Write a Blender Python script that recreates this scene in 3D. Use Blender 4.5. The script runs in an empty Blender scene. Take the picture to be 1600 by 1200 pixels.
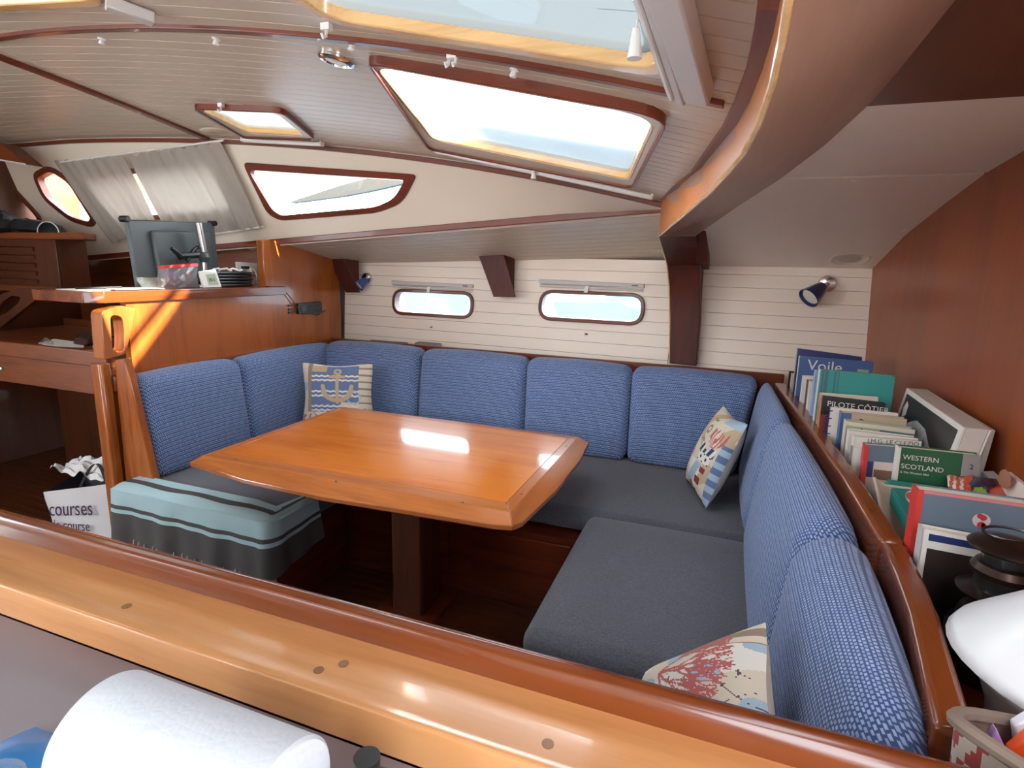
import bpy, bmesh, math, random
import numpy as np
from mathutils import Vector, Matrix
random.seed(7)
S = bpy.context.scene
COL = S.collection
V = Vector
# ---------------------------------------------------------------- camera
CAM = V((0, 0, 1.45)); FPX = 879.5
YAW, PITCH, ROLL = math.radians(-20.121), math.radians(11.624), math.radians(-1.468)
_f = V((math.sin(YAW)*math.cos(PITCH), math.cos(YAW)*math.cos(PITCH), -math.sin(PITCH)))
_r0 = V((math.cos(YAW), -math.sin(YAW), 0)); _d0 = _f.cross(_r0)
_r = _r0*math.cos(ROLL) + _d0*math.sin(ROLL); _d = -_r0*math.sin(ROLL) + _d0*math.cos(ROLL)
cd = bpy.data.cameras.new('camera'); cam = bpy.data.objects.new('camera', cd); COL.objects.link(cam)
cd.sensor_width = 36; cd.lens = 36*FPX/1600; cd.clip_start = .02
up = -_d; bk = -_f
cam.matrix_world = Matrix(((_r.x, up.x, bk.x, CAM.x), (_r.y, up.y, bk.y, CAM.y), (_r.z, up.z, bk.z, CAM.z), (0, 0, 0, 1)))
S.camera = cam
# ---------------------------------------------------------------- light
W = bpy.data.worlds.new('sky'); S.world = W; W.use_nodes = True
nt = W.node_tree; bg = nt.nodes['Background']
bg.inputs['Color'].default_value = (.86, .93, 1, 1); bg.inputs['Strength'].default_value = 5.5
sd = bpy.data.lights.new('sun', 'SUN'); sun = bpy.data.objects.new('sun', sd); COL.objects.link(sun)
sd.energy = 28; sd.angle = math.radians(.6); sd.color = (1, .9, .72)
SUN_DIR = V((-.85, .10, -.335)).normalized()
sun.rotation_euler = SUN_DIR.to_track_quat('-Z', 'Y').to_euler()
S.view_settings.view_transform = 'Standard'; S.view_settings.look = 'None'
S.view_settings.gamma = 1; S.view_settings.use_curve_mapping = False
S.view_settings.exposure = 1.36
S.cycles.use_denoising = True
S.cycles.max_bounces = 10; S.cycles.diffuse_bounces = 6; S.cycles.transparent_max_bounces = 12
S.cycles.sample_clamp_indirect = 6
def portal(c, u, v):
    """sampling aid on an opening: passes only the sky's own light"""
    l = bpy.data.lights.new('daylight_portal', 'AREA'); l.shape = 'RECTANGLE'
    l.size = u.length; l.size_y = v.length; l.cycles.is_portal = True
    o = bpy.data.objects.new('daylight_portal', l); COL.objects.link(o)
    x = u.normalized(); z = u.cross(v).normalized(); y = z.cross(x)
    o.matrix_world = Matrix(((x.x, y.x, z.x, c.x), (x.y, y.y, z.y, c.y), (x.z, y.z, z.z, c.z), (0, 0, 0, 1)))
# ---------------------------------------------------------------- helpers: measuring
def ray(px, py): return _r*((px-800)/FPX) + _d*((py-600)/FPX) + _f
def P(px, py, x=None, y=None, z=None):
    d = ray(px, py)
    t = (x-CAM.x)/d.x if x is not None else (y-CAM.y)/d.y if y is not None else (z-CAM.z)/d.z
    return CAM + d*t
def hit(px, py, f, t0=.3, t1=7, n=700):
    """where the sight line meets the surface f(point)=0"""
    d = ray(px, py); a = t0; fa = f(CAM+d*a)
    for i in range(1, n+1):
        b = t0+(t1-t0)*i/n; fb = f(CAM+d*b)
        if fa*fb <= 0:
            for _ in range(30):
                m = (a+b)/2; fm = f(CAM+d*m)
                if fa*fm <= 0: b = m
                else: a, fa = m, fm
            return CAM+d*a
        a, fa = b, fb
    return CAM+d*t1
def lerp(a, b, t): return a+(b-a)*t
def interp(x, xs, ys): return float(np.interp(x, xs, ys))
# ---------------------------------------------------------------- helpers: materials
def lin(c): return tuple(((v/255)/12.92 if v/255 <= .04045 else ((v/255+.055)/1.055)**2.4) for v in c)
MATS = {}
def pm(name, rgb, rough=.5, metal=0, coat=0, spec=.5, bump=0, bscale=60, var=0, vscale=8, trans=0, sheen=0):
    """plain procedural material with slight colour variation and relief"""
    if name in MATS: return MATS[name]
    m = bpy.data.materials.new(name); m.use_nodes = True; n = m.node_tree; b = n.nodes['Principled BSDF']
    c = (*lin(rgb), 1)
    b.inputs['Base Color'].default_value = c; b.inputs['Roughness'].default_value = rough
    b.inputs['Metallic'].default_value = metal; b.inputs['Coat Weight'].default_value = coat
    b.inputs['Coat Roughness'].default_value = .06; b.inputs['Specular IOR Level'].default_value = spec
    b.inputs['Transmission Weight'].default_value = trans
    if sheen: b.inputs['Sheen Weight'].default_value = sheen
    tc = n.nodes.new('ShaderNodeTexCoord')
    if var:
        nz = n.nodes.new('ShaderNodeTexNoise'); nz.inputs['Scale'].default_value = vscale; nz.inputs['Detail'].default_value = 5
        n.links.new(tc.outputs['Object'], nz.inputs['Vector'])
        mx = n.nodes.new('ShaderNodeMixRGB'); mx.inputs[1].default_value = tuple(max(0, v*(1-var)) for v in c[:3])+(1,)
        mx.inputs[2].default_value = tuple(min(1, v*(1+var)) for v in c[:3])+(1,)
        n.links.new(nz.outputs['Fac'], mx.inputs[0]); n.links.new(mx.outputs[0], b.inputs['Base Color'])
    if bump:
        nb = n.nodes.new('ShaderNodeTexNoise'); nb.inputs['Scale'].default_value = bscale; nb.inputs['Detail'].default_value = 3
        n.links.new(tc.outputs['Object'], nb.inputs['Vector'])
        bp = n.nodes.new('ShaderNodeBump'); bp.inputs['Strength'].default_value = bump; bp.inputs['Distance'].default_value = .004
        n.links.new(nb.outputs['Fac'], bp.inputs['Height']); n.links.new(bp.outputs[0], b.inputs['Normal'])
    MATS[name] = m; return m
def wood(name, dark, light, axis='x', grain=1.0, rough=.22, coat=.5, soft=0):
    """varnished timber: grain drawn out along one axis, broad plain-sawn figure, fine pores"""
    if name in MATS: return MATS[name]
    m = bpy.data.materials.new(name); m.use_nodes = True; n = m.node_tree; b = n.nodes['Principled BSDF']
    tc = n.nodes.new('ShaderNodeTexCoord'); mp = n.nodes.new('ShaderNodeMapping')
    s = {'x': (1.2, 14, 14), 'y': (14, 1.2, 14), 'z': (14, 14, 1.2)}[axis]
    mp.inputs['Scale'].default_value = tuple(v*grain for v in s)
    n.links.new(tc.outputs['Object'], mp.inputs['Vector'])
    a = n.nodes.new('ShaderNodeTexNoise'); a.inputs['Scale'].default_value = 1.0; a.inputs['Detail'].default_value = 6; a.inputs['Distortion'].default_value = .8
    n.links.new(mp.outputs[0], a.inputs['Vector'])
    f = n.nodes.new('ShaderNodeTexNoise'); f.inputs['Scale'].default_value = 9; f.inputs['Detail'].default_value = 3
    n.links.new(mp.outputs[0], f.inputs['Vector'])
    big = n.nodes.new('ShaderNodeTexNoise'); big.inputs['Scale'].default_value = 2.2; n.links.new(tc.outputs['Object'], big.inputs['Vector'])
    ad = n.nodes.new('ShaderNodeMath'); ad.operation = 'MULTIPLY_ADD'; ad.inputs[1].default_value = .35
    n.links.new(f.outputs['Fac'], ad.inputs[0]); n.links.new(a.outputs['Fac'], ad.inputs[2])
    ad2 = n.nodes.new('ShaderNodeMath'); ad2.operation = 'MULTIPLY_ADD'; ad2.inputs[1].default_value = .5
    n.links.new(big.outputs['Fac'], ad2.inputs[0]); n.links.new(ad.outputs[0], ad2.inputs[2])
    cr = n.nodes.new('ShaderNodeValToRGB'); e = cr.color_ramp.elements
    e[0].position = .62-.25*soft; e[0].color = (*lin(dark), 1); e[1].position = 1.0; e[1].color = (*lin(light), 1)
    n.links.new(ad2.outputs[0], cr.inputs[0]); n.links.new(cr.outputs[0], b.inputs['Base Color'])
    b.inputs['Roughness'].default_value = rough; b.inputs['Coat Weight'].default_value = coat; b.inputs['Coat Roughness'].default_value = .05
    bp = n.nodes.new('ShaderNodeBump'); bp.inputs['Strength'].default_value = .06; bp.inputs['Distance'].default_value = .002
    n.links.new(f.outputs['Fac'], bp.inputs['Height']); n.links.new(bp.outputs[0], b.inputs['Normal'])
    MATS[name] = m; return m
def glass(name, tint, alpha_frost=0.0):
    """thin pane: clear transmission tinted by the sheet, with a mirror-like skin; frosted sheets scatter part of it"""
    m = bpy.data.materials.new(name); m.use_nodes = True; n = m.node_tree; n.nodes.clear()
    o = n.nodes.new('ShaderNodeOutputMaterial'); t = n.nodes.new('ShaderNodeBsdfTransparent'); t.inputs[0].default_value = (*tint, 1)
    g = n.nodes.new('ShaderNodeBsdfGlossy'); g.inputs['Roughness'].default_value = .02
    mx = n.nodes.new("ShaderNodeMixShader"); mx.inputs[0].default_value = .04
    src = t
    if alpha_frost:
        tr = n.nodes.new('ShaderNodeBsdfTranslucent'); tr.inputs[0].default_value = (*tint, 1)
        m2 = n.nodes.new('ShaderNodeMixShader'); m2.inputs[0].default_value = alpha_frost
        n.links.new(t.outputs[0], m2.inputs[1]); n.links.new(tr.outputs[0], m2.inputs[2]); src = m2
    n.links.new(src.outputs[0], mx.inputs[1]); n.links.new(g.outputs[0], mx.inputs[2]); n.links.new(mx.outputs[0], o.inputs[0])
    return m
def weave(name, light, mid, dark, bw=.0078, bh=.0095, mortar=.0017, rough=.9):
    """woven upholstery: rows of short pale stitches on a darker ground, laid along the cushion's own UVs (metres)"""
    m = bpy.data.materials.new(name); m.use_nodes = True; n = m.node_tree; b = n.nodes['Principled BSDF']
    uv = n.nodes.new('ShaderNodeUVMap'); nz = n.nodes.new('ShaderNodeTexNoise'); nz.inputs['Scale'].default_value = 220
    n.links.new(uv.outputs[0], nz.inputs['Vector'])
    wob = n.nodes.new('ShaderNodeVectorMath'); wob.operation = 'MULTIPLY_ADD'; wob.inputs[1].default_value = (.0015, .0015, 0)
    n.links.new(nz.outputs['Color'], wob.inputs[0]); n.links.new(uv.outputs[0], wob.inputs[2])
    br = n.nodes.new('ShaderNodeTexBrick'); br.inputs['Scale'].default_value = 1
    br.inputs['Color1'].default_value = (*lin(light), 1); br.inputs['Color2'].default_value = (*lin(mid), 1); br.inputs['Mortar'].default_value = (*lin(dark), 1)
    br.inputs['Mortar Size'].default_value = mortar; br.inputs['Mortar Smooth'].default_value = .4
    br.inputs['Brick Width'].default_value = bw; br.inputs['Row Height'].default_value = bh
    n.links.new(wob.outputs[0], br.inputs['Vector'])
    sx = n.nodes.new('ShaderNodeSeparateXYZ'); n.links.new(uv.outputs[0], sx.inputs[0])
    mv = n.nodes.new('ShaderNodeMath'); mv.operation = 'PINGPONG'; mv.inputs[1].default_value = bh; n.links.new(sx.outputs['Y'], mv.inputs[0])
    lt_ = n.nodes.new('ShaderNodeMath'); lt_.operation = 'LESS_THAN'; lt_.inputs[1].default_value = bh*.24; n.links.new(mv.outputs[0], lt_.inputs[0])
    ml = n.nodes.new('ShaderNodeMixRGB'); ml.inputs[2].default_value = (*lin(dark), 1); n.links.new(lt_.outputs[0], ml.inputs[0]); n.links.new(br.outputs['Color'], ml.inputs[1])
    n.links.new(ml.outputs[0], b.inputs['Base Color'])
    b.inputs['Roughness'].default_value = rough; b.inputs['Specular IOR Level'].default_value = .15; b.inputs['Sheen Weight'].default_value = .2
    bp = n.nodes.new('ShaderNodeBump'); bp.inputs['Strength'].default_value = .5; bp.inputs['Distance'].default_value = .002; bp.invert = True
    n.links.new(br.outputs['Fac'], bp.inputs['Height']); n.links.new(bp.outputs[0], b.inputs['Normal'])
    MATS[name] = m; return m
# ---------------------------------------------------------------- helpers: meshes
class MB:
    def __init__(s): s.v = []; s.f = []; s.mi = []; s.uv = None; s.smooth = False
    def add(s, vs, fs, mi=0):
        o = len(s.v); s.v += [V(p) for p in vs]; s.f += [tuple(i+o for i in f) for f in fs]; s.mi += [mi]*len(fs); return s
    def hexa(s, c, mi=0):
        """c: 4 bottom corners then 4 top corners, same turn"""
        return s.add(c, [(3, 2, 1, 0), (4, 5, 6, 7), (0, 1, 5, 4), (1, 2, 6, 5), (2, 3, 7, 6), (3, 0, 4, 7)], mi)
    def box(s, lo, hi, mi=0):
        a, b, c = lo; d, e, f = hi
        return s.hexa([(a, b, c), (d, b, c), (d, e, c), (a, e, c), (a, b, f), (d, b, f), (d, e, f), (a, e, f)], mi)
    def obox(s, c, ax, ay, az, mi=0):
        """box about centre c with half axes"""
        c = V(c); ax = V(ax); ay = V(ay); az = V(az)
        return s.hexa([c-ax-ay-az, c+ax-ay-az, c+ax+ay-az, c-ax+ay-az, c-ax-ay+az, c+ax-ay+az, c+ax+ay+az, c-ax+ay+az], mi)
    def prism(s, pts, off, mi=0):
        """closed polygon of 3-D points swept by off"""
        n = len(pts); off = V(off)
        vs = [V(p) for p in pts]+[V(p)+off for p in pts]
        fs = [tuple(range(n-1, -1, -1)), tuple(range(n, 2*n))]+[(i, (i+1) % n, n+(i+1) % n, n+i) for i in range(n)]
        return s.add(vs, fs, mi)
    def loft(s, rings, closed=True, cap=True, mi=0):
        n = len(rings[0]); vs = [p for r in rings for p in r]; fs = []
        for i in range(len(rings)-1):
            for j in range(n if closed else n-1):
                k = (j+1) % n; fs.append((i*n+j, i*n+k, (i+1)*n+k, (i+1)*n+j))
        if cap and closed: fs.append(tuple(range(n-1, -1, -1))); fs.append(tuple((len(rings)-1)*n+j for j in range(n)))
        return s.add(vs, fs, mi)
    def tube(s, path, r, n=8, mi=0, closed=False):
        path = [V(p) for p in path]; rings = []; N = len(path)
        up = None
        for i, p in enumerate(path):
            t = ((path[(i+1) % N]-path[i-1]) if closed else (path[min(i+1, N-1)]-path[max(i-1, 0)])).normalized()
            if up is None:
                a = V((0, 0, 1)) if abs(t.z) < .9 else V((1, 0, 0)); up = (a-t*a.dot(t)).normalized()
            else: up = (up-t*up.dot(t)).normalized()
            w = t.cross(up); rr = r[i] if hasattr(r, '__len__') else r
            rings.append([p+(up*math.cos(2*math.pi*j/n)+w*math.sin(2*math.pi*j/n))*rr for j in range(n)])
        if closed: rings.append(rings[0])
        return s.loft(rings, cap=not closed, mi=mi)
    def lathe(s, prof, c, axis=(0, 0, 1), n=20, mi=0):
        """prof: (radius, height along axis) from bottom to top"""
        axis = V(axis).normalized(); a = V((1, 0, 0)) if abs(axis.x) < .9 else V((0, 1, 0))
        u = (a-axis*a.dot(axis)).normalized(); w = axis.cross(u); c = V(c)
        return s.loft([[c+axis*h+(u*math.cos(2*math.pi*j/n)+w*math.sin(2*math.pi*j/n))*max(r, 1e-4) for j in range(n)] for r, h in prof], mi=mi)
    def grid(s, fn, nu, nv, skip=None, mi=0):
        vs = [fn(i/nu, j/nv) for j in range(nv+1) for i in range(nu+1)]; fs = []; ms = []
        for j in range(nv):
            for i in range(nu):
                if skip and skip((i+.5)/nu, (j+.5)/nv): continue
                fs.append((j*(nu+1)+i, j*(nu+1)+i+1, (j+1)*(nu+1)+i+1, (j+1)*(nu+1)+i))
                ms.append(mi((i+.5)/nu, (j+.5)/nv) if callable(mi) else mi)
        s.add(vs, fs); s.mi[-len(ms):] = ms; return s
    def obj(s, name, mat, parent=None, bevel=0, seg=2, smooth=None, solid=0, subsurf=0, angle=40):
        mats = mat if isinstance(mat, (list, tuple)) else [mat]
        used = [i for f in s.f for i in f]; lo = [min(s.v[i][k] for i in used) for k in range(3)]; hi = [max(s.v[i][k] for i in used) for k in range(3)]
        o = V(((lo[0]+hi[0])/2, (lo[1]+hi[1])/2, lo[2]))
        me = bpy.data.meshes.new(name); me.from_pydata([tuple(p-o) for p in s.v], [], s.f)
        for m in mats: me.materials.append(m)
        me.polygons.foreach_set('material_index', s.mi)
        if s.uv:
            l = me.uv_layers.new(name='UVMap')
            for lp in me.loops: l.data[lp.index].uv = s.uv[lp.vertex_index]
        bm = bmesh.new(); bm.from_mesh(me); bmesh.ops.recalc_face_normals(bm, faces=bm.faces)
        lv = [v for v in bm.verts if not v.link_faces]
        if lv: bmesh.ops.delete(bm, geom=lv, context='VERTS')
        bm.to_mesh(me); bm.free()
        ob = bpy.data.objects.new(name, me); COL.objects.link(ob)
        if parent is not None:
            ob.parent = parent; ob.location = o-wloc(parent)
        else: ob.location = o
        if solid:
            d = ob.modifiers.new('thick', 'SOLIDIFY'); d.thickness = solid; d.offset = 0
        if solid and smooth:
            d = ob.modifiers.new('crisp', 'EDGE_SPLIT'); d.split_angle = math.radians(40)
        if bevel:
            d = ob.modifiers.new('bevel', 'BEVEL'); d.width = bevel; d.segments = seg; d.limit_method = 'ANGLE'; d.angle_limit = math.radians(35); d.harden_normals = False
        if subsurf:
            d = ob.modifiers.new('sub', 'SUBSURF'); d.levels = subsurf; d.render_levels = subsurf
        if smooth if smooth is not None else (s.smooth or bevel > 0 or subsurf > 0):
            me.polygons.foreach_set('use_smooth', [True]*len(me.polygons))
            if not s.smooth or bevel:
                try: me.set_sharp_from_angle(angle=math.radians(angle))
                except Exception: pass
        return ob
def wloc(o):
    p = V(o.location); q = o.parent
    while q is not None: p += V(q.location); q = q.parent
    return p
def tag(o, label=None, cat=None, group=None, kind=None):
    if label: o['label'] = label
    if cat: o['category'] = cat
    if group: o['group'] = group
    if kind: o['kind'] = kind
    return o
def struct(o): o['kind'] = 'structure'; return o
def thing(name, loc, label, cat, group=None):
    o = bpy.data.objects.new(name, None); COL.objects.link(o); o.location = V(loc); o.empty_display_size = .1
    return tag(o, label, cat, group)
def lettering(txt, size, org, right, up, mat, parent, name='lettering', thick=.0004, align='LEFT', shear=0):
    """flat printed words set on a surface"""
    cu = bpy.data.curves.new(name, 'FONT'); cu.body = txt; cu.size = size; cu.align_x = align; cu.extrude = thick; cu.shear = shear
    cu.resolution_u = 3
    t = bpy.data.objects.new(name, cu); COL.objects.link(t)
    dg = bpy.context.evaluated_depsgraph_get(); dg.update()
    me = bpy.data.meshes.new_from_object(t.evaluated_get(dg)); bpy.data.objects.remove(t); bpy.data.curves.remove(cu)
    me.name = name; right = V(right).normalized(); up = V(up).normalized(); nn = right.cross(up)
    org = V(org)
    me.transform(Matrix(((right.x, up.x, nn.x, 0), (right.y, up.y, nn.y, 0), (right.z, up.z, nn.z, 0), (0, 0, 0, 1))))
    me.materials.clear(); me.materials.append(mat)
    o = bpy.data.objects.new(name, me); COL.objects.link(o)
    o.parent = parent; o.location = org-wloc(parent)
    return o
def rounded(poly, rad, n=5):
    """round the corners of a closed 2-D polygon; rad one number or one per corner"""
    out = []; N = len(poly)
    for i in range(N):
        a, b, c = (np.array(poly[(i-1) % N], float), np.array(poly[i], float), np.array(poly[(i+1) % N], float))
        r = rad[i] if hasattr(rad, '__len__') else rad
        ua = (a-b)/np.linalg.norm(a-b); uc = (c-b)/np.linalg.norm(c-b)
        r = min(r, .48*np.linalg.norm(a-b), .48*np.linalg.norm(c-b))
        p0, p2 = b+ua*r, b+uc*r
        for k in range(n+1):
            t = k/n; out.append(tuple((1-t)**2*p0+2*t*(1-t)*b+t*t*p2))
    return out
def inside(poly, x, y):
    c = False; n = len(poly); j = n-1
    for i in range(n):
        xi, yi = poly[i][0], poly[i][1]; xj, yj = poly[j][0], poly[j][1]
        if (yi > y) != (yj > y) and x < (xj-xi)*(y-yi)/(yj-yi)+xi: c = not c
        j = i
    return c
def grow(poly, d):
    """offset a closed polygon outwards by d (negative: inwards)"""
    p = [np.array(q, float) for q in poly]; n = len(p); A = sum(p[i][0]*p[(i+1) % n][1]-p[(i+1) % n][0]*p[i][1] for i in range(n))
    sg = 1 if A > 0 else -1; out = []
    for i in range(n):
        t = p[(i+1) % n]-p[i-1]; L = np.linalg.norm(t)
        if L < 1e-9: out.append(tuple(p[i])); continue
        t /= L; out.append(tuple(p[i]+sg*d*np.array((t[1], -t[0]))))
    return out
def cushion(name, c8, mat, r=.03, puff=.015, parent=None, n=9, L=None):
    """upholstered block: 8 corners (bottom 4, top 4: front-left, front-right, back-right, back-left), rolled edges, filled faces.
    UVs run in metres: u along the block, v up the front and over the top."""
    c8 = [V(p) for p in c8]
    a = (c8[1]-c8[0]).length; b = (c8[3]-c8[0]).length; h = (c8[4]-c8[0]).length
    r = min(r, .45*a, .45*b, .45*h)
    ts = [0, .35, .7, 1]
    def axis(l):
        k = r/l; e = [k*t for t in ts]; mid = [k+(1-2*k)*(i/n) for i in range(1, n)]
        return e+mid+[1-v for v in reversed(e)]
    X, Y, Z = axis(a), axis(b), axis(h)
    mb = MB(); idx = {}; uv = []
    def pt(x, y, z):
        key = (round(x, 6), round(y, 6), round(z, 6))
        if key in idx: return idx[key]
        q = np.array((x*a, y*b, z*h)); lo = np.array((r, r, r)); hi = np.array((a-r, b-r, h-r))
        cc = np.clip(q, lo, hi); d = q-cc; L_ = np.linalg.norm(d)
        if L_ > 1e-9: q = cc+d/L_*r*min(1, L_/r) if L_ < r else cc+d/L_*r
        w = np.array((q[0]/a, q[1]/b, q[2]/h))
        bx = max(0, 1-(2*w[0]-1)**2)**.6; by = max(0, 1-(2*w[1]-1)**2)**.6; bz = max(0, 1-(2*w[2]-1)**2)**.6
        e = [0, 0, 0]
        if y == 0: e[1] -= puff/b*bx*bz
        if y == 1: e[1] += puff/b*bx*bz
        if z == 1: e[2] += puff/h*bx*by
        if x == 0: e[0] -= .12*puff/a*by*bz
        if x == 1: e[0] += .12*puff/a*by*bz
        w = w+np.array(e)
        x_, y_, z_ = w
        bot = (c8[0]*(1-x_)+c8[1]*x_)*(1-y_)+(c8[3]*(1-x_)+c8[2]*x_)*y_
        top = (c8[4]*(1-x_)+c8[5]*x_)*(1-y_)+(c8[7]*(1-x_)+c8[6]*x_)*y_
        idx[key] = len(mb.v); mb.v.append(bot*(1-z_)+top*z_); uv.append((w[0]*a, w[2]*h+w[1]*b)); return idx[key]
    def face(A, B, fn):
        for i in range(len(A)-1):
            for j in range(len(B)-1):
                mb.f.append(tuple(fn(A[i+p], B[j+q]) for p, q in ((0, 0), (1, 0), (1, 1), (0, 1)))); mb.mi.append(0)
    for z in (0, 1): face(X, Y, lambda p, q: pt(p, q, z))
    for y in (0, 1): face(X, Z, lambda p, q: pt(p, y, q))
    for x in (0, 1): face(Y, Z, lambda p, q: pt(x, p, q))
    mb.uv = uv; mb.smooth = True
    return mb.obj(name, mat, parent)
# ---------------------------------------------------------------- palette
CREAM = pm('cream_paint', (198, 184, 164), .36, var=.03, vscale=3)
CREAM2 = pm('cream_panel_vinyl', (220, 208, 190), .55, var=.03, vscale=2, bump=.05, bscale=200)
GROOVE = pm('groove_backing_paint', (104, 90, 78), .7, var=.05)  # grey-brown backing that shows in the gaps between boards
HULLW = pm('white_hull_boarding', (243, 228, 212), .42, var=.02, vscale=3)
MAHX = wood('mahogany_lengthwise', (70, 26, 12), (112, 48, 24), 'x', coat=.15, rough=.36)
MAHY = wood('mahogany_crosswise', (70, 26, 12), (112, 48, 24), 'y', coat=.15, rough=.36)
MAHZ = wood('mahogany_upright', (52, 14, 5), (84, 28, 12), 'z', coat=.0, rough=.55)
CHEX = wood('cherry_lengthwise', (88, 38, 14), (124, 62, 26), 'x', coat=.25)
CHEY = wood('cherry_crosswise', (88, 38, 14), (124, 62, 26), 'y', coat=.25)
CHEZ = wood('cherry_upright', (126, 60, 24), (174, 98, 44), 'z', coat=.35)
PANZ = wood('bulkhead_veneer', (126, 58, 20), (172, 92, 36), 'z', .7, coat=.3, soft=.5)
BULZ = wood('forward_bulkhead_veneer', (116, 48, 18), (152, 74, 30), 'z', .6, rough=.4, coat=.1, soft=1)
DBEAM = wood('dark_deck_panel', (70, 36, 22), (94, 52, 34), 'y', .6, rough=.4, coat=.15, soft=1)
BEAM = wood('beam_veneer', (132, 100, 82), (162, 126, 106), 'y', .6, rough=.4, coat=.12, soft=1)
PANY = wood('dark_veneer_crosswise', (112, 52, 22), (160, 86, 40), 'y', .8)
TABX = wood('tabletop_veneer', (170, 80, 20), (212, 120, 36), 'x', .9, soft=.6, rough=.22, coat=.55)
TBOX = wood('table_border_lengthwise', (146, 76, 32), (188, 110, 52), 'x', .9, soft=.5); TBOY = wood('table_border_crosswise', (140, 72, 32), (182, 104, 50), 'y', .9, soft=.5)
OAKX = wood('ledge_maple', (180, 116, 64), (220, 158, 102), 'x', .9, soft=.7, rough=.2, coat=.6)
HATW = wood('pale_hatch_timber', (196, 144, 84), (228, 184, 126), 'x', 1.2)
TEAK = wood('sole_teak', (54, 26, 12), (88, 46, 22), 'x', rough=.35, coat=.1)
CAULK = pm('sole_caulking', (214, 178, 124), .6)
WHITE = pm('white_plastic', (232, 230, 226), .35, coat=.1)
ALU = pm('satin_aluminium', (200, 200, 200), .3, metal=1)
CHROME = pm('chrome', (215, 215, 215), .1, metal=1)
BLACK = pm('black_plastic', (22, 22, 24), .4)
DKGREY = pm('dark_grey_plastic', (62, 68, 70), .45)
CLEARG = glass('clear_pane', (.97, .98, .98)); SMOKE = glass('tinted_acrylic_pane', (.029, .034, .0375), .75)
GALG = glass('galley_hatch_pane', (.14, .155, .165), .6); PORTG = glass('porthole_pane', (.62, .66, .68))
SMOKE2 = glass('light_tinted_acrylic_pane', (.66, .69, .71), .4)
# ---------------------------------------------------------------- surfaces of the cabin
X0, XB, XR = -4.7, -2.55, .70          # aft end, nav partition, forward bulkhead
YU = 2.58
_u = [P(px, py, y=YU) for px, py in ((0, 222), (180, 218), (320, 215), (500, 222), (640, 243), (830, 275), (1033, 312))]
_pc = np.polyfit([p.x for p in _u], [p.z for p in _u], 3)
def zU(x): return float(np.polyval(_pc, max(x, -4.0)))
def zc(x, y): return zU(x)+.15*(1-(y/YU)**2)
def fc(p): return zc(p.x, p.y)-p.z
def cp(px, py, dz=0): p = hit(px, py, fc); return V((p.x, p.y, p.z+dz))
def C3(x, y, dz=0): return V((x, y, zc(x, y)+dz))
def zL(x): return 1.571+(x+2.55)*(1.736-1.571)/2.25
YL = 2.80
def ys(x, z):
    a, b = zL(x), zU(x); t = max(-.15, min(1.15, (z-a)/max(b-a, .02))); return lerp(YL, YU, t)
def fs(p): return p.y-ys(p.x, p.z)
def sp(px, py, dy=0): p = hit(px, py, fs); return V((p.x, p.y+dy, p.z))
def yh(x, z):                          # hull side
    t = (x-XB)/(XR-XB); k = (z-.95)/.55
    return lerp(3.40, 3.22, t)*(1-k)+lerp(3.44, 3.385, t)*k
def fh(p): return p.y-yh(p.x, p.z)
def hp(px, py, dy=0): p = hit(px, py, fh); return V((p.x, p.y+dy, p.z))
def zH(x): return interp(x, [-4.7, -2.4, -1.28, -.33, .7], [1.40, 1.455, 1.487, 1.522, 1.493])
_by = [1.0, 1.5, 1.925, 2.154, 2.445, 2.897, 3.201, 3.389, 3.5]; _bz = [1.86, 1.82, 1.785, 1.764, 1.715, 1.630, 1.545, 1.493, 1.46]
def zs(y): return interp(y, _by, _bz)  # underside of the fore deck
def ff(p): return zs(p.y)-p.z
def fp(px, py, dz=0): p = hit(px, py, ff); return V((p.x, p.y, p.z+dz))
# forward edge of the coachroof lining
_K = [cp(*q) for q in ((1033, 311), (1078, 270), (1127, 199), (1161, 124), (1180, 30), (1184, 0))]
_ky = [-1.8]+[p.y for p in reversed(_K)]; _kx = [_K[-1].x+.05]+[p.x for p in reversed(_K)]
def xK(y): return interp(y, _ky, _kx)
# ---------------------------------------------------------------- roof openings, in plan (x, y)
def plan(px, surf): return [(surf(*q).x, surf(*q).y) for q in px]
MED_O = rounded(plan([(570, 84), (1050, 170), (990, 288), (668, 227)], cp), [.05, .1, .06, .07]); MED_I = rounded(plan([(589, 99), (1022, 178), (981, 276), (678, 214)], cp), [.05, .09, .05, .06])
bl, br_ = cp(487, 8), cp(1040, 100)
BIG_I = rounded([(bl.x+.02, cp(540, 24).y), (-.845, .45), (-.13, .45), (cp(1030, 92).x, cp(1010, 98).y)], .08)
BIG_O = grow(BIG_I, .035)
SMA_O = rounded(plan([(298, 162), (440, 167), (494, 213), (380, 210)], cp), .05); SMA_I = rounded(plan([(313, 168), (430, 172), (474, 208), (386, 203)], cp), .045)
LEF_O = rounded([(-2.5, .45), (-1.58, .45), (cp(172, 0).x, cp(165, 2).y), (-2.5, cp(0, 14).y)], .08); LEF_I = grow(LEF_O, -.035)
GAL_O = rounded([(-1.7, -1.0), (-.7, -1.0), (-.7, -.25), (-1.7, -.25)], .08); GAL_I = grow(GAL_O, -.04)
HOLES = [MED_I, BIG_I, SMA_I, LEF_I, GAL_I]
MIDS = [[tuple((np.array(a)+np.array(b))/2) for a, b in zip(o, i)] for o, i in ((MED_O, MED_I), (BIG_O, BIG_I), (SMA_O, SMA_I), (LEF_O, LEF_I), (GAL_O, GAL_I))]
def holed(x, y): return any(inside(h, x, y) for h in MIDS)
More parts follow.
